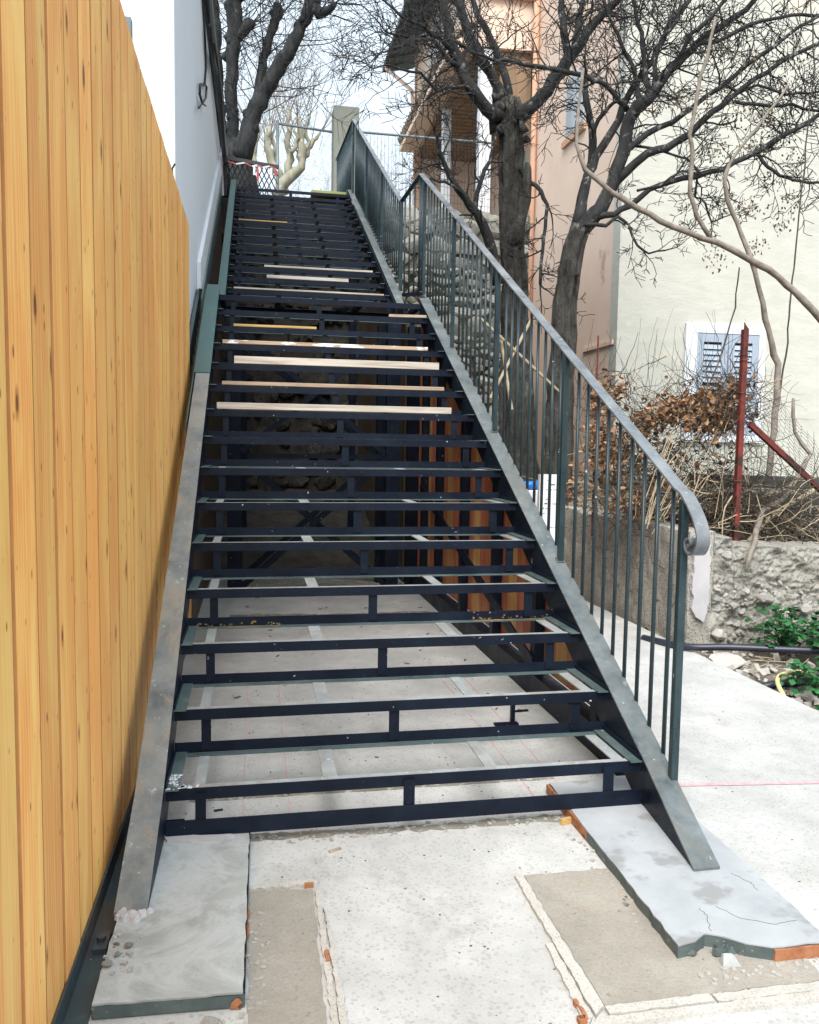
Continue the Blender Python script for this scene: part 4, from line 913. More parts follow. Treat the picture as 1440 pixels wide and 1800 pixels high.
# ================================================================== TREES
def limb(mb, pts, n=9, jit=.01, seed=0, knob=0, flute=0):
    """pts: (px, py, y, radius_px); resampled with small kinks"""
    r_ = random.Random(seed); P = []; Rr = []
    for i in range(len(pts)-1):
        a, b_ = pts[i], pts[i+1]; A, B = at(a[0], a[1], a[2]), at(b_[0], b_[1], b_[2]); ra, rb = a[3]*mpp(a[2]), b_[3]*mpp(b_[2])
        k = max(2, int((B-A).length/.12))
        for j in range(k):
            q = j/k; p = A.lerp(B, q); s_ = jit*(1 if (i or j) else 0)
            P.append(p + Vector((r_.uniform(-s_, s_), r_.uniform(-s_, s_), r_.uniform(-s_, s_)))); Rr.append((ra+(rb-ra)*q)*(1+r_.uniform(-knob, knob)))
    P.append(B); Rr.append(rb); mb.tube(P, Rr, n, True, flute); return P, Rr
TWMIN = .0036
def twigs(mb, start, d, length, rad, level, r_, kink=.42, up_=.12, child=3, n=4, dec=.55, stp=.06):
    steps = max(2, int(length/stp)); st_ = length/steps; p = Vector(start); d = Vector(d).normalized(); pts = [p.copy()]
    for i in range(steps):
        d = (d + Vector((r_.gauss(0, kink), r_.gauss(0, kink), r_.gauss(0, kink)))*.55 + Vector((0, 0, up_))).normalized()
        p = p + d*st_; pts.append(p.copy())
    rr = [rad*(1-.75*i/steps) for i in range(steps+1)]
    mb.tube(pts, [max(q_, TWMIN) for q_ in rr], n if level > 1 else 3, cap=False)
    if level > 0:
        for c in range(child):
            i = r_.randint(1, steps); q = pts[i]; dd = (pts[i]-pts[i-1]).normalized()
            o = dd.orthogonal().normalized(); o.rotate(Matrix.Rotation(r_.uniform(0, 6.28), 3, dd))
            twigs(mb, q, dd*.6+o*.8, length*r_.uniform(dec-.2, dec+.15), max(.0014, rr[i]*.62), level-1, r_, kink, up_, child, n, dec, stp)
def clothe(mb, P, Rr, r_, every, length, level, start=.3, bias=Vector((0, 0, 0)), rmax=.012, **kw):
    n = len(P); i = int(n*start)
    while i < n:
        j = min(n-1, i); d = (P[j]-P[max(0, j-1)]).normalized() if j else Vector((0, 0, 1))
        o = d.orthogonal().normalized(); o.rotate(Matrix.Rotation(r_.uniform(0, 6.28), 3, d)); o.y *= .6
        twigs(mb, P[j], d*.5+o*.9+bias, length*r_.uniform(.55, 1.2), min(rmax, Rr[j]*.5), level, r_, **kw); i += max(1, int(r_.uniform(.6, 1.4)*every))
    twigs(mb, P[-1], P[-1]-P[-2], length*.8, min(rmax, Rr[-1]*.9), level, r_, **kw)

# --- tree A, stout trunk with a burr where the limbs part
ta = thing('bare_tree', at(905, 800, 6.5), 'bare tree with thick furrowed trunk and burred crotch, left of the slanting forked tree', 'tree')
r_ = random.Random(11); YA = 6.5
m = MB()
limb(m, [(915, 900, YA, 34), (908, 700, YA, 24), (904, 560, YA, 21), (901, 430, YA, 20), (899, 330, YA, 18.5), (898, 250, YA, 18), (896, 200, YA, 21), (895, 175, YA, 17)], 56, .012, 2, .05, .34)
limb(m, [(902, 430, YA-.05, 16), (922, 350, YA-.1, 12), (928, 300, YA-.1, 7), (927, 285, YA-.1, 3)], 9, .01, 3, .15)
for k in range(16):
    a = at(896+r_.uniform(-28, 28), 205+r_.uniform(-35, 40), YA+r_.uniform(-.12, .1)); m.tube([a, a+Vector((r_.uniform(-.1, .1), -.04, r_.uniform(-.1, .14)))], [r_.uniform(.04, .09), .02], 7)
m.build('trunk', 'bark_old', ta, smooth=True)
LA = [
 ([(890, 195, 6.5, 15), (867, 200, 6.4, 12), (845, 182, 6.35, 11), (826, 157, 6.3, 10.5), (812, 120, 6.3, 10), (800, 90, 6.3, 9.5), (788, 44, 6.25, 8.5), (776, 0, 6.2, 8), (765, -60, 6.2, 7)], .35),
 ([(888, 180, 6.55, 11), (875, 155, 6.6, 9), (861, 128, 6.6, 9), (837, 85, 6.7, 8), (820, 44, 6.75, 7.5), (805, 0, 6.8, 7), (790, -60, 6.8, 6)], .35),
 ([(897, 180, 6.6, 8), (890, 140, 6.65, 7), (881, 102, 6.7, 6.5), (861, 67, 6.7, 6), (840, 26, 6.75, 5), (822, -20, 6.8, 4)], .3),
 ([(905, 205, 6.45, 14), (925, 196, 6.4, 13), (945, 175, 6.35, 12), (962, 160, 6.3, 12), (986, 122, 6.3, 11.5), (1007, 93, 6.25, 11), (1025, 68, 6.2, 9), (1039, 50, 6.2, 8), (1060, 25, 6.15, 7), (1085, 0, 6.1, 6), (1110, -35, 6.1, 5)], .35),
 ([(1000, 98, 6.3, 8), (993, 60, 6.3, 7), (989, 20, 6.35, 6), (989, -30, 6.4, 5)], .2),
 ([(1010, 85, 6.3, 7), (1017, 50, 6.35, 6), (1022, 10, 6.4, 5), (1030, -30, 6.4, 4)], .2),
 ([(800, 95, 6.3, 5), (783, 75, 6.2, 4), (760, 60, 6.1, 4), (735, 40, 6, 3), (705, 28, 5.9, 2.5), (680, 5, 5.9, 2)], .1),
 ([(812, 118, 6.3, 5), (790, 105, 6.2, 4), (760, 70, 6.1, 3.5), (720, 70, 6, 3), (690, 85, 5.9, 2)], .1),
 ([(826, 157, 6.3, 4), (800, 150, 6.1, 3), (770, 160, 6, 3), (740, 130, 5.9, 2.5), (700, 120, 5.8, 2)], .1),
 ([(861, 128, 6.5, 4), (842, 100, 6.4, 3.5), (808, 76, 6.3, 3.5), (759, 58, 6.2, 3), (720, 66, 6.1, 2.5), (690, 60, 6, 2)], .1),
 ([(875, 500, 6.5, 10), (858, 415, 6.35, 9), (838, 375, 6.3, 8), (817, 350, 6.2, 7), (795, 318, 6.15, 5), (780, 285, 6.1, 4), (772, 262, 6.1, 3), (764, 232, 6, 2)], .3),
 ([(835, 370, 6.3, 5), (843, 320, 6.35, 4), (860, 280, 6.4, 3.5), (873, 240, 6.4, 2.5), (880, 220, 6.4, 2)], .3),
 ([(817, 350, 6.2, 4), (800, 330, 6.1, 3), (790, 322, 6.1, 2.5), (772, 320, 6, 2)], .3),
 ([(900, 280, 6.45, 4), (930, 320, 6.4, 4), (952, 335, 6.3, 4), (960, 360, 6.25, 3.5), (957, 420, 6.25, 3), (950, 500, 6.2, 3)], .3),
]
m = MB(); tw_ = MB(); 
for i, (pts, s0) in enumerate(LA):
    P, Rr = limb(m, pts, 9, .015, 40+i, .06)
    low = i >= 10
    clothe(tw_, P, Rr, r_, 2.1 if not low else 2, .9 if not low else .55, 2, s0, Vector((-.15 if i in (6, 7, 8, 9) else 0, 0, .0)), rmax=.012, kink=.36, up_=.03, child=5, dec=.5)
m.build('limb', 'bark', ta, smooth=True)
tw_.build('twigs', 'twig', ta, kind='stuff')

# --- tree B, slanting and forked
YB = 5.6
tb = thing('forked_tree', at(985, 800, YB), 'slanting forked tree with lichen-spotted limbs spreading right across the cream house', 'tree')
m = MB()
limb(m, [(978, 900, YB, 25), (984, 760, YB, 22), (988, 640, YB, 20.5), (992, 560, YB, 20), (997, 500, YB, 19), (1003, 455, YB, 18), (1012, 425, YB, 18), (1020, 400, YB, 17)], 48, .01, 5, .04, .24)
limb(m, [(1000, 490, YB, 8), (1013, 484, YB-.12, 6), (1017, 480, YB-.16, 3)], 8, .004, 5, .2)
m.build('trunk', 'bark_old', tb, smooth=True)
LB = [
 ([(1018, 408, 5.6, 17), (1040, 385, 5.55, 15), (1058, 368, 5.5, 14), (1078, 321, 5.45, 12.5), (1099, 257, 5.4, 12), (1107, 204, 5.35, 12), (1120, 188, 5.3, 11), (1137, 178, 5.3, 10), (1160, 146, 5.25, 9.5), (1183, 117, 5.2, 9), (1205, 95, 5.2, 7.5), (1224, 78, 5.2, 7), (1268, 48, 5.15, 6), (1312, 15, 5.1, 5), (1350, -30, 5.1, 4)], .35, .55),
 ([(1015, 400, 5.6, 11), (1025, 350, 5.62, 9), (1034, 310, 5.65, 8), (1049, 274, 5.7, 7.5), (1078, 230, 5.7, 7), (1095, 190, 5.7, 6.5), (1107, 163, 5.7, 6), (1130, 130, 5.7, 6), (1148, 105, 5.7, 5.5), (1165, 70, 5.75, 5), (1177, 38, 5.8, 4.5), (1207, 9, 5.8, 4), (1230, -30, 5.8, 3)], .35, .5),
 ([(1010, 412, 5.7, 11), (1017, 370, 5.8, 9), (1030, 320, 5.85, 8), (1041, 285, 5.9, 8), (1044, 248, 5.9, 7), (1038, 200, 5.95, 6), (1030, 160, 6, 5.5), (1027, 125, 6, 5)], .5, .4),
 ([(1044, 240, 5.9, 4.5), (1050, 210, 5.85, 4), (1065, 195, 5.8, 4), (1081, 179, 5.75, 3), (1100, 172, 5.7, 2)], .4, .3),
 ([(1095, 275, 5.4, 7), (1105, 262, 5.35, 6), (1137, 233, 5.3, 5.5), (1183, 212, 5.25, 5), (1218, 187, 5.2, 4.5), (1265, 152, 5.1, 4.5), (1312, 117, 5, 4), (1364, 79, 4.95, 3.5), (1408, 44, 4.9, 3), (1460, 20, 4.9, 2.5)], .35, .5),
 ([(1075, 330, 5.5, 9), (1100, 303, 5.4, 8), (1137, 271, 5.3, 7.5), (1172, 260, 5.25, 7), (1210, 236, 5.2, 6.5), (1253, 198, 5.1, 6), (1282, 175, 5.1, 5), (1329, 137, 5, 4.5), (1385, 102, 4.95, 4), (1440, 77, 4.9, 3.5), (1480, 60, 4.9, 3)], .35, .55),
 ([(1050, 382, 5.5, 6.5), (1080, 375, 5.4, 5.5), (1107, 360, 5.35, 5.5), (1142, 335, 5.3, 5), (1175, 319, 5.2, 5), (1224, 309, 5.1, 5), (1271, 297, 5, 5), (1312, 277, 4.95, 5), (1355, 252, 4.9, 4.5), (1399, 228, 4.9, 4), (1440, 201, 4.85, 4), (1480, 190, 4.85, 3)], .35, .5),
 ([(1110, 256, 5.4, 2.5), (1150, 261, 5.3, 2.5), (1177, 268, 5.25, 2.2), (1208, 280, 5.2, 2.2), (1227, 300, 5.2, 2.2), (1221, 347, 5.2, 2), (1242, 356, 5.2, 2), (1253, 391, 5.2, 1.6), (1271, 382, 5.2, 1.4)], .5, .2),
 ([(1107, 198, 5.4, 5), (1090, 175, 5.3, 5), (1072, 157, 5.25, 4.5), (1050, 142, 5.2, 4.5), (1032, 134, 5.2, 4.5), (995, 126, 5.2, 4), (942, 117, 5.15, 4), (902, 108, 5.1, 3.5), (870, 105, 5.1, 3), (830, 92, 5.1, 2.5), (800, 72, 5.1, 2)], .15, .4),
 ([(1142, 172, 5.3, 6), (1136, 140, 5.35, 5), (1131, 100, 5.4, 4.5), (1126, 60, 5.4, 4), (1119, 29, 5.4, 3.5), (1112, -20, 5.4, 3)], .2, .45),
 ([(1125, 185, 5.4, 5), (1118, 150, 5.45, 4.5), (1112, 120, 5.5, 4), (1098, 90, 5.5, 3.5), (1085, 60, 5.5, 3), (1070, 30, 5.5, 2.5), (1060, -10, 5.5, 2)], .2, .45),
 ([(1148, 165, 5.3, 5), (1151, 130, 5.2, 4.5), (1153, 95, 5.2, 4), (1165, 65, 5.2, 3.5), (1190, 40, 5.1, 3), (1200, -10, 5.1, 2.5)], .2, .45),
 ([(1320, 270, 4.95, 3.5), (1332, 271, 4.95, 3.5), (1350, 292, 4.9, 3.2), (1370, 309, 4.85, 3), (1395, 315, 4.8, 3), (1422, 321, 4.8, 2.5), (1450, 322, 4.8, 2.5)], .2, .35),
 ([(1290, 178, 5.05, 3.5), (1323, 184, 5, 3.2), (1350, 187, 4.95, 3), (1393, 184, 4.9, 3), (1440, 195, 4.85, 2.5)], .2, .35),
 ([(1268, 150, 5.1, 3), (1300, 160, 5.05, 3), (1330, 150, 5, 2.5), (1380, 165, 4.95, 2.5), (1445, 160, 4.9, 2)], .2, .35),
 ([(1183, 117, 5.2, 4), (1215, 60, 5.1, 4), (1255, 25, 5.05, 3.5), (1290, -15, 5, 3)], .2, .45),
 ([(1224, 78, 5.2, 4), (1262, 72, 5.1, 3.8), (1310, 45, 5.05, 3.5), (1370, 30, 5, 3), (1450, 25, 5, 3)], .2, .45),
 ([(1120, 335, 5.2, 2.5), (1160, 325, 5.15, 2), (1200, 300, 5.1, 2)], .2, .3),
 ([(1028, 395, 5.5, 4), (1065, 395, 5.4, 3.5), (1088, 380, 5.4, 3), (1105, 395, 5.4, 2.5), (1120, 430, 5.35, 2.2), (1140, 445, 5.3, 2), (1170, 440, 5.3, 1.5)], .3, .3),
]
m = MB(); tw_ = MB(); r_ = random.Random(23)
for i, (pts, s0, ln) in enumerate(LB):
    P, Rr = limb(m, pts, 9, .012, 80+i, .05)
    clothe(tw_, P, Rr, r_, 1.9, ln*1.5, 2, s0, rmax=.011, kink=.38, up_=.02, child=5, dec=.5)
m.build('limb', 'bark', tb, smooth=True); tw_.build('twigs', 'twig', tb, kind='stuff')
sc_pts = [(1283, 88), (1283, 146), (1318, 105), (1186, 169), (1207, 175), (1242, 181), (1288, 210), (1312, 187), (1347, 204), (1338, 245), (1320, 254), (1242, 265), (1262, 257), (1320, 359), (1355, 309), (1388, 347), (1393, 70), (1420, 146), (1382, 152), (1393, 274), (1376, 388), (1257, 450), (1330, 428), (1375, 240), (1305, 360), (1256, 84), (1400, 100), (1350, 200)]
for i, (x, yy) in enumerate(sc_pts):
    m = MB(); c = at(x, yy, 5.05+.1*math.sin(i*2.3)); k_ = 44
    m.tube([c+Vector((0, 0, .08)), c], .003, 3, cap=False)
    for q in range(k_):
        p = c + Vector((r_.gauss(0, .06), r_.gauss(0, .05), r_.gauss(-.02, .05))); a = Vector((r_.gauss(0, .5), r_.gauss(0, .5), -1)).normalized(); s_ = a.orthogonal().normalized(); s_.rotate(Matrix.Rotation(r_.uniform(0, 6.28), 3, a))
        l_ = r_.uniform(.022, .042); w_ = l_*.36
        m.add([p, p+a*l_*.5+s_*w_, p+a*l_, p+a*l_*.5-s_*w_], [(0, 1, 2, 3)])
    m.build('seed_cluster', 'seed', tb, kind='stuff')

# --- dark pollarded plane tree at the head of the stairs
pt = thing('plane_tree', at(418, 330, 11.5), 'big dark knobbly plane tree with four upright limbs at the top left of the stairs', 'tree')
m = MB(); YPt = 11.5
limb(m, [(425, 400, YPt, 34), (421, 340, YPt, 32), (416, 300, YPt, 30), (412, 270, YPt, 28), (410, 250, YPt, 22)], 30, .02, 3, .05, .18); m.build('trunk', 'bark_plane', pt, smooth=True)
LP = [
 [(412, 262, 11.5, 13), (409, 230, 11.45, 10.5), (408, 189, 11.4, 10), (407, 150, 11.4, 10.5), (408, 113, 11.4, 11), (411, 70, 11.4, 12), (413, 38, 11.4, 13), (412, 0, 11.4, 13), (415, -60, 11.4, 11)],
 [(405, 270, 11.7, 13), (397, 245, 11.8, 11), (390, 220, 11.9, 9), (386, 180, 12, 8.5), (384, 132, 12, 8), (381, 90, 12, 7), (380, 57, 12, 8), (378, 0, 12, 7), (377, -40, 12, 7)],
 [(420, 275, 11.4, 20), (430, 250, 11.3, 17), (440, 220, 11.25, 14), (450, 190, 11.2, 14), (460, 170, 11.2, 14), (474, 145, 11.1, 13), (490, 120, 11.1, 12), (505, 95, 11, 11), (517, 72, 11, 11), (530, 45, 11, 9.5), (541, 22, 10.9, 10), (552, 0, 10.9, 11), (560, -30, 10.9, 9)],
 [(448, 185, 11.3, 9), (456, 150, 11.4, 8), (460, 115, 11.45, 7.5), (468, 88, 11.5, 7), (476, 62, 11.5, 6.5), (484, 35, 11.5, 8), (489, 18, 11.5, 10), (491, 8, 11.5, 6)],
 [(412, 70, 11.4, 7), (425, 55, 11.3, 8), (438, 45, 11.3, 10), (445, 38, 11.3, 6)],
 [(548, 10, 10.9, 8), (562, 22, 10.8, 9), (575, 20, 10.8, 7), (590, 5, 10.7, 4)],
]
r_ = random.Random(31); tw_ = MB()
for i, pts in enumerate(LP):
    m = MB(); P, Rr = limb(m, pts, 11, .02, 120+i, .1)
    for q in range(2, len(P)-1):
        if r_.random() < .38:
            a = P[q]; o = Vector((r_.uniform(-1, 1), r_.uniform(-.6, .2), r_.uniform(-.5, .5))).normalized(); m.tube([a+o*Rr[q]*.4, a+o*Rr[q]*1.0, a+o*Rr[q]*1.35], [Rr[q]*.7, Rr[q]*.62, Rr[q]*.25], 7)
    m.build('limb', 'bark_plane', pt, smooth=True)
    clothe(tw_, P, Rr, r_, 1.3, 1.3, 2, .1, rmax=.010, kink=.16, up_=.06, child=4, stp=.12, dec=.6)
tw_.build('twigs', 'twig', pt, kind='stuff')
# --- pale plane trees farther off
def pale_tree(label, Y, limbs, seed, nm='pale_plane_tree', mat='bark_pale'):
    base = at(limbs[0][0][0], 345, Y); base.z = 4.7
    t_ = thing(nm, base, label, 'tree', 'pale pollarded trees beyond the stairs'); r_ = random.Random(seed); m = MB(); tw = MB()
    for i, l in enumerate(limbs):
        P, Rr = limb(m, [(a, b_, Y+.15*math.sin(i), c) for a, b_, c in l], 8, .05, seed+i, .16)
        clothe(tw, P, Rr, r_, 1.6, 2.0, 2, .5, Vector((0, 0, .9)), rmax=.012, kink=.12, up_=.1, child=3, stp=.25, dec=.6)
    m.build('trunk', mat, t_, smooth=True); tw.build('twigs', 'twig_far', t_, kind='stuff')
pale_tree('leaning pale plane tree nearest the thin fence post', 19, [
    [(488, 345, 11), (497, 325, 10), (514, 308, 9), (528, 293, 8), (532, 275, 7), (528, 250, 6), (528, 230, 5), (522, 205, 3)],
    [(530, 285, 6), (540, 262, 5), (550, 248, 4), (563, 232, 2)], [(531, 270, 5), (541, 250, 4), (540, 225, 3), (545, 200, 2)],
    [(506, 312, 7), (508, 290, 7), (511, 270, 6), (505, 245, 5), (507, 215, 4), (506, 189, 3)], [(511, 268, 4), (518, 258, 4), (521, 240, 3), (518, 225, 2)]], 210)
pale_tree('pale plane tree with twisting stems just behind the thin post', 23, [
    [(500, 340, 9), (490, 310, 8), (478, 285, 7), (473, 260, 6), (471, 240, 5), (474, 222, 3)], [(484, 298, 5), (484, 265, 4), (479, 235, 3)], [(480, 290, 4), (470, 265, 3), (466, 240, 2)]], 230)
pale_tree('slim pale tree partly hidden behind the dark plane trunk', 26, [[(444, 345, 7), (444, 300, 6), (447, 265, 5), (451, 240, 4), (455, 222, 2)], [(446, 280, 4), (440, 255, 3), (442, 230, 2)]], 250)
# far hazy crowns of thin shoots over the stair head
r_ = random.Random(77)
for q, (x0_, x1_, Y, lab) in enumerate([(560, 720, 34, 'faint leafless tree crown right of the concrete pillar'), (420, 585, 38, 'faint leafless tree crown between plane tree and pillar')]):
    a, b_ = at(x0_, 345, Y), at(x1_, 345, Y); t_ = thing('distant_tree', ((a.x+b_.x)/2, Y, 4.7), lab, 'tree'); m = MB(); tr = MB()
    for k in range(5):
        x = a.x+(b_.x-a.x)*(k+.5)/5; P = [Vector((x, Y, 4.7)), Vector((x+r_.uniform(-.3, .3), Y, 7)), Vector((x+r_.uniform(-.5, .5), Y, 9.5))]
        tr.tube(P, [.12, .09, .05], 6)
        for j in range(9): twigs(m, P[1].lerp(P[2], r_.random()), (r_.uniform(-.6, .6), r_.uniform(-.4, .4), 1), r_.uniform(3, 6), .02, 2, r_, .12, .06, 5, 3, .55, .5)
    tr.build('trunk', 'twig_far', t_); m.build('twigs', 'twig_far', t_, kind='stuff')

# ================================================================== VINES, BRAMBLES, FENCE at right
def vine(pts, label, mat='vine', nm='climbing_vine', seed=1, rs=0):
    pts = [(a, b_, c, d*.82) for a, b_, c, d in pts]
    m = MB(); limb(m, pts, 8, .009, seed, .1); m.build(nm, mat, smooth=True, label=label, cat='vine')
vine([(1258, 30, 4.2, 3), (1250, 70, 4.2, 3.5), (1234, 132, 4.2, 4.5), (1224, 185, 4.2, 4.5), (1213, 237, 4.2, 5), (1217, 270, 4.2, 5.5), (1212, 338, 4.2, 5), (1226, 380, 4.2, 5), (1250, 420, 4.2, 5)], 'tan vine stem descending onto the long arching stem', seed=1)
vine([(1025, 120, 4.3, 4), (1018, 180, 4.3, 3.5), (1012, 253, 4.3, 4), (1030, 298, 4.25, 5.5), (1076, 338, 4.2, 6), (1118, 364, 4.2, 6), (1160, 388, 4.15, 6), (1208, 408, 4.1, 6), (1260, 428, 4.05, 7), (1313, 454, 4, 7), (1350, 475, 4, 7.5), (1382, 500, 4, 7.5), (1415, 528, 3.9, 8), (1450, 565, 3.9, 8), (1500, 640, 3.8, 9)], 'long grey tan stem arching down to the right edge of the view', seed=2)
vine([(1385, 150, 4.1, 2.5), (1350, 200, 4.1, 3), (1300, 262, 4.1, 3.5), (1282, 290, 4.1, 4), (1272, 320, 4.1, 5), (1278, 350, 4.1, 5), (1295, 390, 4.1, 5), (1313, 440, 4.05, 5.5), (1330, 480, 4, 6), (1345, 560, 4, 6.5), (1358, 605, 4, 7.5), (1367, 640, 4, 7.5), (1365, 700, 3.95, 8), (1360, 760, 3.9, 8), (1352, 830, 3.85, 8), (1345, 900, 3.8, 8)], 'thick bent vine stem rising right of the red post', seed=3)
vine([(1395, 700, 3.6, 4), (1396, 760, 3.6, 4), (1425, 800, 3.5, 5), (1400, 840, 3.3, 6), (1375, 880, 3.1, 7), (1340, 900, 2.9, 7), (1325, 950, 2.6, 7), (1316, 985, 2.37, 6), (1311, 1003, 2.36, 3)], 'peeling woody stem hanging over the rubble wall', seed=4)
vine([(1455, 850, 3.2, 6), (1400, 880, 3.1, 6), (1370, 900, 3.0, 6), (1335, 930, 2.9, 6), (1300, 965, 2.8, 4)], 'woody stem lying aslant on the wall right of the red post', 'straw', seed=6)
vine([(1455, 930, 3.2, 6), (1400, 945, 3.1, 6), (1350, 955, 3.0, 5), (1290, 960, 2.8, 4)], 'lowest pale branch lying along the top of the rubble wall', 'straw', seed=7)
for i, (pts, lab) in enumerate([([(1425, 0, 4.5, 1.5), (1432, 120, 4.5, 1.5), (1395, 470, 4.4, 1.8), (1385, 600, 4.3, 2), (1370, 700, 4.2, 2.2)], 'long thin hanging runner near the right edge'), ([(1300, 470, 4.2, 1.5), (1293, 540, 4.2, 1.8), (1270, 620, 4.1, 2), (1240, 690, 4, 2)], 'thin runner crossing the window shutters')]):
    vine(pts, lab, 'vine_dark', 'hanging_runner', 30+i)

wf = thing('wire_fence', at(1310, 980, 2.85), 'rusty red angle post and brace holding up sagging chicken wire', 'fence')
pb0, pt0 = at(1308, 1000, 2.85), at(1310, 572, 2.85)
m = MB(); xs = pt0.x; zb0 = .5
m.prism([(xs-.018, 2.83), (xs+.022, 2.83), (xs+.022, 2.835), (xs-.013, 2.835), (xs-.013, 2.87), (xs-.018, 2.87)], 2, zb0, pt0.z-.03)
m.add([(xs-.018, 2.83, pt0.z-.03), (xs+.022, 2.83, pt0.z-.03), (xs-.018, 2.83, pt0.z+.02), (xs-.018, 2.836, pt0.z-.03), (xs+.022, 2.836, pt0.z-.03), (xs-.018, 2.836, pt0.z+.02)], [(0, 1, 2), (5, 4, 3), (0, 2, 5, 3), (1, 4, 5, 2)])
m.build('post', 'rust', wf)
m = MB(); m.bar(at(1318, 745, 2.88), at(1455, 872, 2.95), .035, .04); m.build('brace', 'rust', wf)
m = MB(); r_ = random.Random(3)
def hexwire(m, o, du, dv, sag, nu, nv, s_=1, rr=.0016):
    def P(i, j, h):
        x = i*1.5; yv = j*2*.866 + (i % 2)*.866
        return x, yv
    for i in range(nu):
        for j in range(nv):
            cx, cy = i*1.5, j*1.732+(i % 2)*.866; c = []
            for k in range(4):
                a = math.pi/3*k; c.append((cx+math.cos(a), cy+math.sin(a)))
            pts = [sag(o, du, dv, u/(nu*1.5), v/(nv*1.732)) for u, v in c]; m.tube(pts, rr, 3, cap=False)
def sagR(o, du, dv, u, v):
    topz = 1-.62*max(0, u)**1.4; p = Vector(o) + Vector(du)*u + Vector((0, 0, 1))*(1-v)*dv*topz
    return p + mnoise.noise_vector(Vector((u*6, v*6, 2)))*.022 + Vector((0, .1*math.sin(u*3), 0))
ztop = at(1318, 625, 2.85).z
hexwire(m, (xs+.01, 2.86, .68), (.75, -.1, 0), ztop-.68, sagR, 18, 30)
def sagL(o, du, dv, u, v):
    p = Vector(o) + Vector(du)*u + Vector((0, 0, 1))*(1-v)*dv*(1-.25*math.sin(u*3.1)); return p + mnoise.noise_vector(Vector((u*8, v*6, 7)))*.02
hexwire(m, (xs-.02, 2.88, .68), (-.85, .15, 0), at(1300, 640, 2.85).z-.68, sagL, 20, 28)
m.build('wire_netting', 'wire', wf, kind='stuff')
m = MB()
for z in (pt0.z-.22, pt0.z-.26, pt0.z-.5): m.tube([(xs-.02, 2.82, z), (xs+.024, 2.82, z+.01), (xs+.024, 2.875, z), (xs-.02, 2.875, z+.01), (xs-.02, 2.82, z)], .0035, 4)
m.build('tie_wire', 'wire', wf)
m = MB(); q0, q1 = at(1052, 590, 3.6), at(1052, 720, 3.6); m.tube([(q0.x, 3.6, .6), (q0.x, 3.6, q0.z)], .008, 6); m.build('rusty_rod', 'rust', label='slim dark rusty rod standing in the hedge left of the house corner', cat='rod')
q0, q1 = at(1215, 843, 3.4), at(1460, 850, 3.4)
m = MB(); m.bar(q0, q1, .09, .1); m.bar(q0+Vector((-.1, -.08, -.13)), q1+Vector((0, -.05, -.14)), .08, .09); m.build('old_beam', 'logwood', bevel=.01, label='dark old timber beams lying behind the brambles at right', cat='beam')

for i, (a_, b_, lab) in enumerate([((862, 700), (935, 560), 'pale bare stake leaning right behind the balusters, leftmost of three'), ((845, 560), (985, 690), 'pale stake crossing the others behind the balusters'), ((900, 720), (880, 590), 'short upright pale stake behind the balusters by the thick trunk')]):
    m = MB(); m.tube([at(*a_, 5.4), at(*b_, 5.5)], .016, 6); m.build('bare_stake', 'straw', label=lab, cat='stake')
m = MB(); m.tube([at(1225, 930, 2.75), at(1212, 890, 2.75), at(1196, 856, 2.75), at(1188, 842, 2.75), at(1180, 841, 2.75), at(1176, 850, 2.76)], .011, 6); m.build('bent_rod', 'galv', smooth=True, label='hooked grey rod end standing behind the lower end of the handrail', cat='rod')
# bramble hedge: tangled stems and curled dead leaves
hd = thing('dry_hedge', (3.6, 3.2, .6), 'tangled dry bramble hedge with curled brown leaves on top of the walls', 'hedge')
r_ = random.Random(9); stems = MB(); straw = MB(); leaves = MB()
def arc(mb, p, d, l, rad, k=.5, n=4, grav=.0):
    pts = [Vector(p)]; d = Vector(d).normalized(); st_ = l/7
    for i in range(7): d = (d + Vector((r_.gauss(0, k), r_.gauss(0, k*.7), r_.gauss(0, k)))*.5 + Vector((0, 0, grav))).normalized(); pts.append(pts[-1]+d*st_)
    mb.tube(pts, [rad*(1-.08*i) for i in range(8)], n, cap=False); return pts
def leafq(mb, p, s_):
    a = Vector((r_.gauss(0, 1), r_.gauss(0, 1), r_.gauss(-.3, 1))).normalized(); b_ = a.orthogonal().normalized(); b_.rotate(Matrix.Rotation(r_.uniform(0, 6.28), 3, a)); c = a.cross(b_)
    w_ = s_*r_.uniform(.55, .8); cu = s_*r_.uniform(.1, .5)
    mb.add([p, p+b_*w_*.5+a*s_*.35+c*cu*.4, p+b_*w_*.35+a*s_*.75+c*cu, p+a*s_+c*cu*.6, p-b_*w_*.4+a*s_*.7+c*cu, p-b_*w_*.5+a*s_*.3+c*cu*.4, p+a*s_*.5], [(0, 1, 6), (1, 2, 6), (2, 3, 6), (3, 4, 6), (4, 5, 6), (5, 0, 6)])
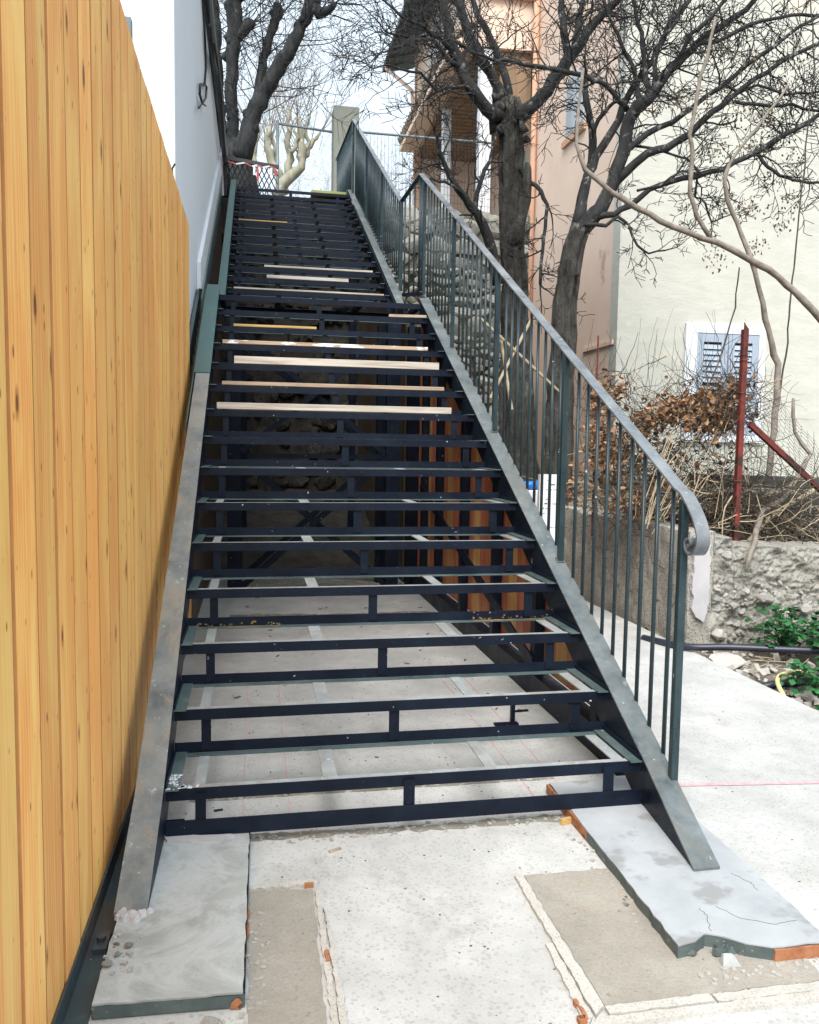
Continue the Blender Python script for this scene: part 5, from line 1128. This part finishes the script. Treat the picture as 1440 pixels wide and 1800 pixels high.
blobs = [  # px, py, y, spread px, spread y, n leaves, n stems
 (1052, 700, 3.6, 14, 30, 90, 16), (1085, 690, 3.5, 20, 22, 70, 14), (1050, 780, 3.4, 18, 40, 200, 26), (1090, 800, 3.3, 30, 45, 260, 40),
 (1120, 760, 3.3, 25, 30, 170, 26), (1150, 735, 3.2, 28, 18, 170, 24), (1190, 715, 3.15, 28, 18, 200, 26), (1230, 710, 3.1, 26, 20, 230, 30), (1270, 705, 3.1, 24, 22, 200, 34), (1265, 735, 3.05, 22, 14, 150, 24), (1240, 740, 3.0, 40, 26, 190, 60), (1290, 700, 3.02, 14, 34, 60, 60), (1325, 720, 3.0, 14, 30, 14, 40),
 (1150, 850, 3.2, 45, 35, 110, 130), (1220, 890, 3.1, 45, 34, 60, 190), (1290, 900, 3.0, 40, 36, 25, 180), (1260, 820, 3.1, 40, 35, 50, 60), (1390, 910, 3.0, 45, 34, 14, 190), (1330, 880, 3.2, 50, 34, 14, 150), (1200, 700, 3.3, 60, 40, 20, 60), (1110, 880, 3.1, 40, 30, 90, 110), (1060, 860, 3.4, 25, 35, 120, 26), (1010, 860, 3.7, 18, 30, 60, 14), (1180, 800, 3.2, 40, 30, 70, 36)]
for (x, yy, Y, sx, sy, nl, nst) in blobs:
    for i in range(nst):
        p = at(x+r_.gauss(0, sx*.8), yy+r_.gauss(0, sy*.8), Y+r_.gauss(0, .12)); p.z = max(p.z, .62)
        arc(stems if r_.random() < .86 else straw, p, (r_.gauss(0, 1), r_.gauss(0, .5), r_.gauss(.1, .8)), r_.uniform(.2, .55), r_.uniform(.0018, .0045))
    for i in range(nl):
        p = at(x+r_.gauss(0, sx*.6), yy+r_.gauss(0, sy*.6), Y+r_.gauss(0, .1)); p.z = max(p.z, .6); leafq(leaves, p, r_.uniform(.03, .066))
for i in range(24):          # long drooping straw stems in front
    x = r_.uniform(1170, 1300); p = at(x, r_.uniform(740, 880), 2.95); q = at(x-r_.uniform(20, 90), r_.uniform(880, 945), 2.8)
    straw.tube([p, p.lerp(q, .35)+Vector((0, 0, .05)), p.lerp(q, .7)+Vector((0, 0, .03)), q], .0028, 4, cap=False)
for i in range(50):
    p = at(r_.uniform(1210, 1440), r_.uniform(840, 960), 2.85); p.z = max(p.z, .62); arc(straw if i % 2 else stems, p, (r_.gauss(0, 1), r_.gauss(0, .3), r_.gauss(0, .5)), r_.uniform(.2, .6), r_.uniform(.003, .006), .3)
for i in range(70):          # upright bare shoots
    x = r_.uniform(985, 1290); p = at(x, r_.uniform(640, 760), r_.uniform(3.2, 5.2)); arc(stems, p, (r_.gauss(0, .5), r_.gauss(0, .3), 1), r_.uniform(.3, .7), .0025, .28, 3, .1)
stems.build('dark_stems', 'vine_dark', hd, kind='stuff'); straw.build('straw_stems', 'straw', hd, kind='stuff'); leaves.build('dead_leaves', 'deadleaf', hd, kind='stuff')
# dark leaf litter behind so that depth reads dark
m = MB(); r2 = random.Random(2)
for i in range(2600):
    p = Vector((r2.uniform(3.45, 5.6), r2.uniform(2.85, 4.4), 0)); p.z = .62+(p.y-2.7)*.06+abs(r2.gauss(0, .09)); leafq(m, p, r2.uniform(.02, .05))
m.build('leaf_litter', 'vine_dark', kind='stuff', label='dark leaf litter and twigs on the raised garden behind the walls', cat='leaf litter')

# green plants
lm = MB(); lm.add([(0, 0, 0), (.35, .3, .06), (.42, .65, .05), (0, 1, -.08), (-.42, .65, .05), (-.35, .3, .06), (0, .5, .0)], [(0, 1, 6), (1, 2, 6), (2, 3, 6), (3, 4, 6), (4, 5, 6), (5, 0, 6)])
leafme = lm.mesh('leaf', 'leaf', smooth=True)
def plant(label, centre, rad, n, seed, ls=.045):
    t_ = thing('leafy_plant', centre, label, 'plant', 'green plants against the rubble wall'); r_ = random.Random(seed); c = Vector(centre); sm = MB(); rest = 0
    for i in range(n):
        a = r_.uniform(0, 6.28); el = r_.uniform(.15, 1.45); rr = rad*r_.uniform(.45, 1)
        tip = c + Vector((math.cos(a)*math.cos(el)*rr, math.sin(a)*math.cos(el)*rr*.7, math.sin(el)*rr*.85+.02)); sm.tube([c+Vector((r_.gauss(0, .02), r_.gauss(0, .02), 0)), c.lerp(tip, .6)+Vector((0, 0, .02)), tip], [.003, .002, .0015], 4, cap=False)
        for k in (-1, 0, 1):
            ya = math.atan2(math.cos(a), -math.sin(a)) ; s_ = ls*r_.uniform(.7, 1.2)
            inst(leafme, 'leaf', t_, tip, (r_.uniform(-.7, .3), r_.uniform(-.4, .4), a-math.pi/2+k*1.1), (s_, s_, s_))
    sm.build('stem', 'leaf', t_)
plant('broad clump of dark green trifoliate leaves against the rubble wall', (3.84, 2.16, -.03), .36, 110, 1)
plant('bright green leaf clump at the right edge above the black conduit', (4.05, 1.95, .0), .40, 90, 2, .055)
plant('low green leaves at the right edge beside the yellow hose', (3.46, 1.30, -.06), .27, 70, 3)
plant('tiny green sprout lowest at the right edge of the path', (3.33, 1.02, -.07), .09, 9, 4)
# hoses
def hose(pts, rad, mat, label, ribs=False):
    P = [Vector(p) for p in pts]; Q = []
    for i in range(len(P)-1):
        p0_ = P[max(0, i-1)]; p1_ = P[i]; p2_ = P[i+1]; p3_ = P[min(len(P)-1, i+2)]; n = max(3, int((p2_-p1_).length/(.012 if ribs else .03)))
        for k in range(n):
            t_ = k/n; Q.append(.5*((2*p1_)+(-p0_+p2_)*t_+(2*p0_-5*p1_+4*p2_-p3_)*t_*t_+(-p0_+3*p1_-3*p2_+p3_)*t_**3))
    Q.append(P[-1]); rr = [rad*(1.06 if (i % 2 and ribs) else .94) for i in range(len(Q))]
    m = MB(); m.tube(Q, rr, 10); m.build('hose', mat, smooth=True, label=label, cat='hose')
hose([(3.02, 2.6, -.02), (3.15, 2.25, .0), (3.4, 2.12, .02), (3.7, 1.98, .03), (4.0, 1.86, .04), (4.3, 1.75, .06)], .024, 'hose', 'black corrugated conduit running along the foot of the rubble wall', True)
hose([(3.10, 1.50, -.09), (3.25, 1.47, -.04), (3.45, 1.45, -.02), (3.7, 1.50, .0), (4.0, 1.6, .02)], .024, 'hose', 'lower black corrugated conduit coming from beneath the path edge', True)
hose([(3.20, 1.23, -.12), (3.205, 1.27, -.05), (3.22, 1.36, .01), (3.3, 1.43, .035), (3.5, 1.47, .035), (3.75, 1.5, .03)], .013, 'hose_y', 'thin pale yellow hose curving over the lower black conduit')
# rubble debris in the soil strip
db = MB(); r_ = random.Random(12)
for k in range(420):
    x = 3.215+abs(r_.gauss(0, .3)); y = r_.uniform(-.8, 2.42); s_ = abs(r_.gauss(.012, .01))+.005
    A = Matrix.Rotation(r_.uniform(0, 6), 3, Vector((r_.random(), r_.random(), r_.random())).normalized()); db.obox((x, y, -.075+s_*.5), A.col[0], A.col[1], A.col[2], s_, s_*.75, s_*.5)
db.build('rubble', 'stone_pale', kind='stuff', label='small pale rubble chips in the soil beside the path', cat='rubble')
bl = [(3.30, 1.98, .14, .07, 'large pale boulder below the black conduit at the wall corner'), (3.36, 1.27, .06, .045, 'grey stone beside the yellow hose'), (3.27, .98, .055, .03, 'flat pale stone by the path edge below the yellow hose'), (3.30, .80, .05, .03, 'pale stone nearest the right edge of the view'), (3.45, 1.0, .045, .035, 'pale stone under the lowest leaves')]
for i, (x, y, a, b_, lab) in enumerate(bl):
    o = bpy.data.objects.new('stone', SP[i]); COL.objects.link(o); o.location = (x, y, -.075+b_*.5); o.scale = (a, a*.8, b_); o.rotation_euler = (.2, .1, i); WL[o] = o.location; tag(o, lab, 'stone')
m = MB()
for k in range(60):
    p = Vector((r_.uniform(3.3, 3.75), r_.uniform(1.0, 2.2), -.06+r_.uniform(0, .04))); q = p+Vector((r_.gauss(0, .08), r_.gauss(0, .05), r_.uniform(-.01, .05))); m.tube([p, q], .0025, 4)
m.build('dry_stalks', 'straw', kind='stuff', label='dry straw stalks scattered round the hoses', cat='stalks')

# insulation pack and blue roll behind the railing
pk = thing('printed_board', (2.27, 2.6, ZP), 'white printed insulation board propped upright beyond the railing', 'board')
m = MB(); e1, e2 = at(957, 834, 2.5), at(995, 838, 2.5); m.box(e1.x-.03, e2.x, 2.5, 2.54, ZP, e1.z); m.build('panel', 'white', pk)
r_ = random.Random(6); z = e1.z-.04
while z > .2:
    x = e1.x-.02
    while x < e2.x-.03:
        l_ = r_.uniform(.01, .035)
        if r_.random() < .45:
            m = MB(); m.box(x, x+l_, 2.4978, 2.4995, z, z+r_.choice((.003, .003, .008))); m.build('print_mark', 'print', pk)
        x += l_+.01
    z -= .032
m = MB(); e3 = at(938, 900, 2.75); m.box(e3.x-.12, e3.x+.1, 2.75, 2.85, ZP, at(940, 862, 2.75).z); m.build('pale_box', 'white', bevel=.01, label='white box with a blue roll on it beyond the railing', cat='box')
e4 = at(924, 853, 2.8); e5 = at(948, 855, 2.8)
m = MB(); m.tube([(e4.x-.03, 2.8, at(940, 862, 2.75).z+.034), (e5.x, 2.8, at(940, 862, 2.75).z+.034)], .03, 14); m.build('blue_roll', 'blue', smooth=True, label='small bright blue roll lying on the white box', cat='roll')

# ================================================================== SMALL DEBRIS ON THE PAVING
def chip(x, y, s_, mat, label, nm='wood_chip', rot=0, zz=ZP, cat='chip', h=.006):
    m = MB(); d = Vector((math.cos(rot), math.sin(rot), 0)); m.obox((x, y, zz+h/2+.001), d, Vector((-d.y, d.x, 0)), Vector((0, 0, 1)), s_, s_*.2, h/2); m.build(nm, mat, label=label, cat=cat)
q = lambda px, py: (lambda p: (p.x, p.y))(C + ray(px, py)*((ZP-C.z)/ray(px, py).z))
chip(*q(535, 1474), .02, 'plank_brown', 'small brown wood chip just in front of the bottom beam', rot=.5)
chip(*q(589, 1496), .022, 'plank_brown', 'pale brown wood chip nearer the camera, alone on the paving', rot=.4)
chip(*q(384, 1426), .016, 'dark', 'dark wood chip behind the bottom beam at left', rot=.2)
chip(*q(914, 1251), .045, 'steel', 'bent dark steel offcut on the floor under the right stringer', 'steel_offcut', .1, cat='offcut')
chip(*q(1000, 1447), .035, 'plank_ochre', 'splintered ochre wood piece beside the right slab under the beam', 'wood_piece', .3, cat='wood piece', h=.02)
m = MB(); r_ = random.Random(15)
for k in range(420):
    x = r_.uniform(.0, 1.75); y = r_.uniform(-1.2, 3.2); s_ = r_.uniform(.0015, .0045); m.box(x, x+s_*1.6, y, y+s_, ZP, ZP+s_*.7)
for k in range(90):
    x = 1.9+r_.random()*1.2; y = r_.uniform(-1, 2); s_ = r_.uniform(.0015, .004); m.box(x, x+s_*2, y, y+s_, ZP, ZP+s_*.6)
for k in range(26):
    x = r_.uniform(.1, 1.7); y = r_.uniform(.3, 5.0); s_ = r_.uniform(.004, .014); A = Matrix.Rotation(r_.uniform(0, 3), 3, 'Z'); m.obox((x, y, ZP+.003), A.col[0], A.col[1], Vector((0, 0, 1)), s_*1.6, s_*.5, .0025)
m.build('grit', 'dirt', kind='stuff', label='dark grit scattered over the paving', cat='grit')
m = MB()
for (x0, x1, y0, y1, n_) in ((-.08, .27, -.90, -.83, 70), (.27, .33, -.9, -.4, 50), (-.085, 0, -.7, -.52, 22), (1.42, 1.8, -.93, -.87, 60), (.28, 1.4, -.02, .06, 90), (1.36, 1.42, -.7, -.1, 40)):
    for k in range(n_):
        x = r_.uniform(x0, x1); y = r_.uniform(y0, y1); s_ = r_.uniform(.002, .008); A = Matrix.Rotation(r_.uniform(0, 6), 3, 'Z'); m.obox((x, y, ZP+s_*.4+(.04 if x < 0 and y > -.8 else 0)), A.col[0], A.col[1], A.col[2], s_, s_*.7, s_*.4)
m.build('mortar_crumbs', 'stone_pale', kind='stuff', label='crumbs of mortar round the slabs', cat='crumbs')
for i, (x, y, s_, lab) in enumerate([(-.03, -.585, .014, 'grey stone chip highest of the small group on the left slab'), (-.052, -.62, .013, 'grey stone chip in the middle of the group on the left slab'), (-.07, -.66, .016, 'grey stone chip lowest of the group on the left slab'), (.19, -.87, .03, 'pale stone flake on the paving below the left slab')]):
    o = bpy.data.objects.new('stone_chip', SP[i+2]); COL.objects.link(o); o.location = (x, y, (.011 if y > -.8 else ZP)+s_*.45); o.scale = (s_, s_*.8, s_*.6); o.rotation_euler = (0, 0, i*1.3); tag(o, lab, 'stone')
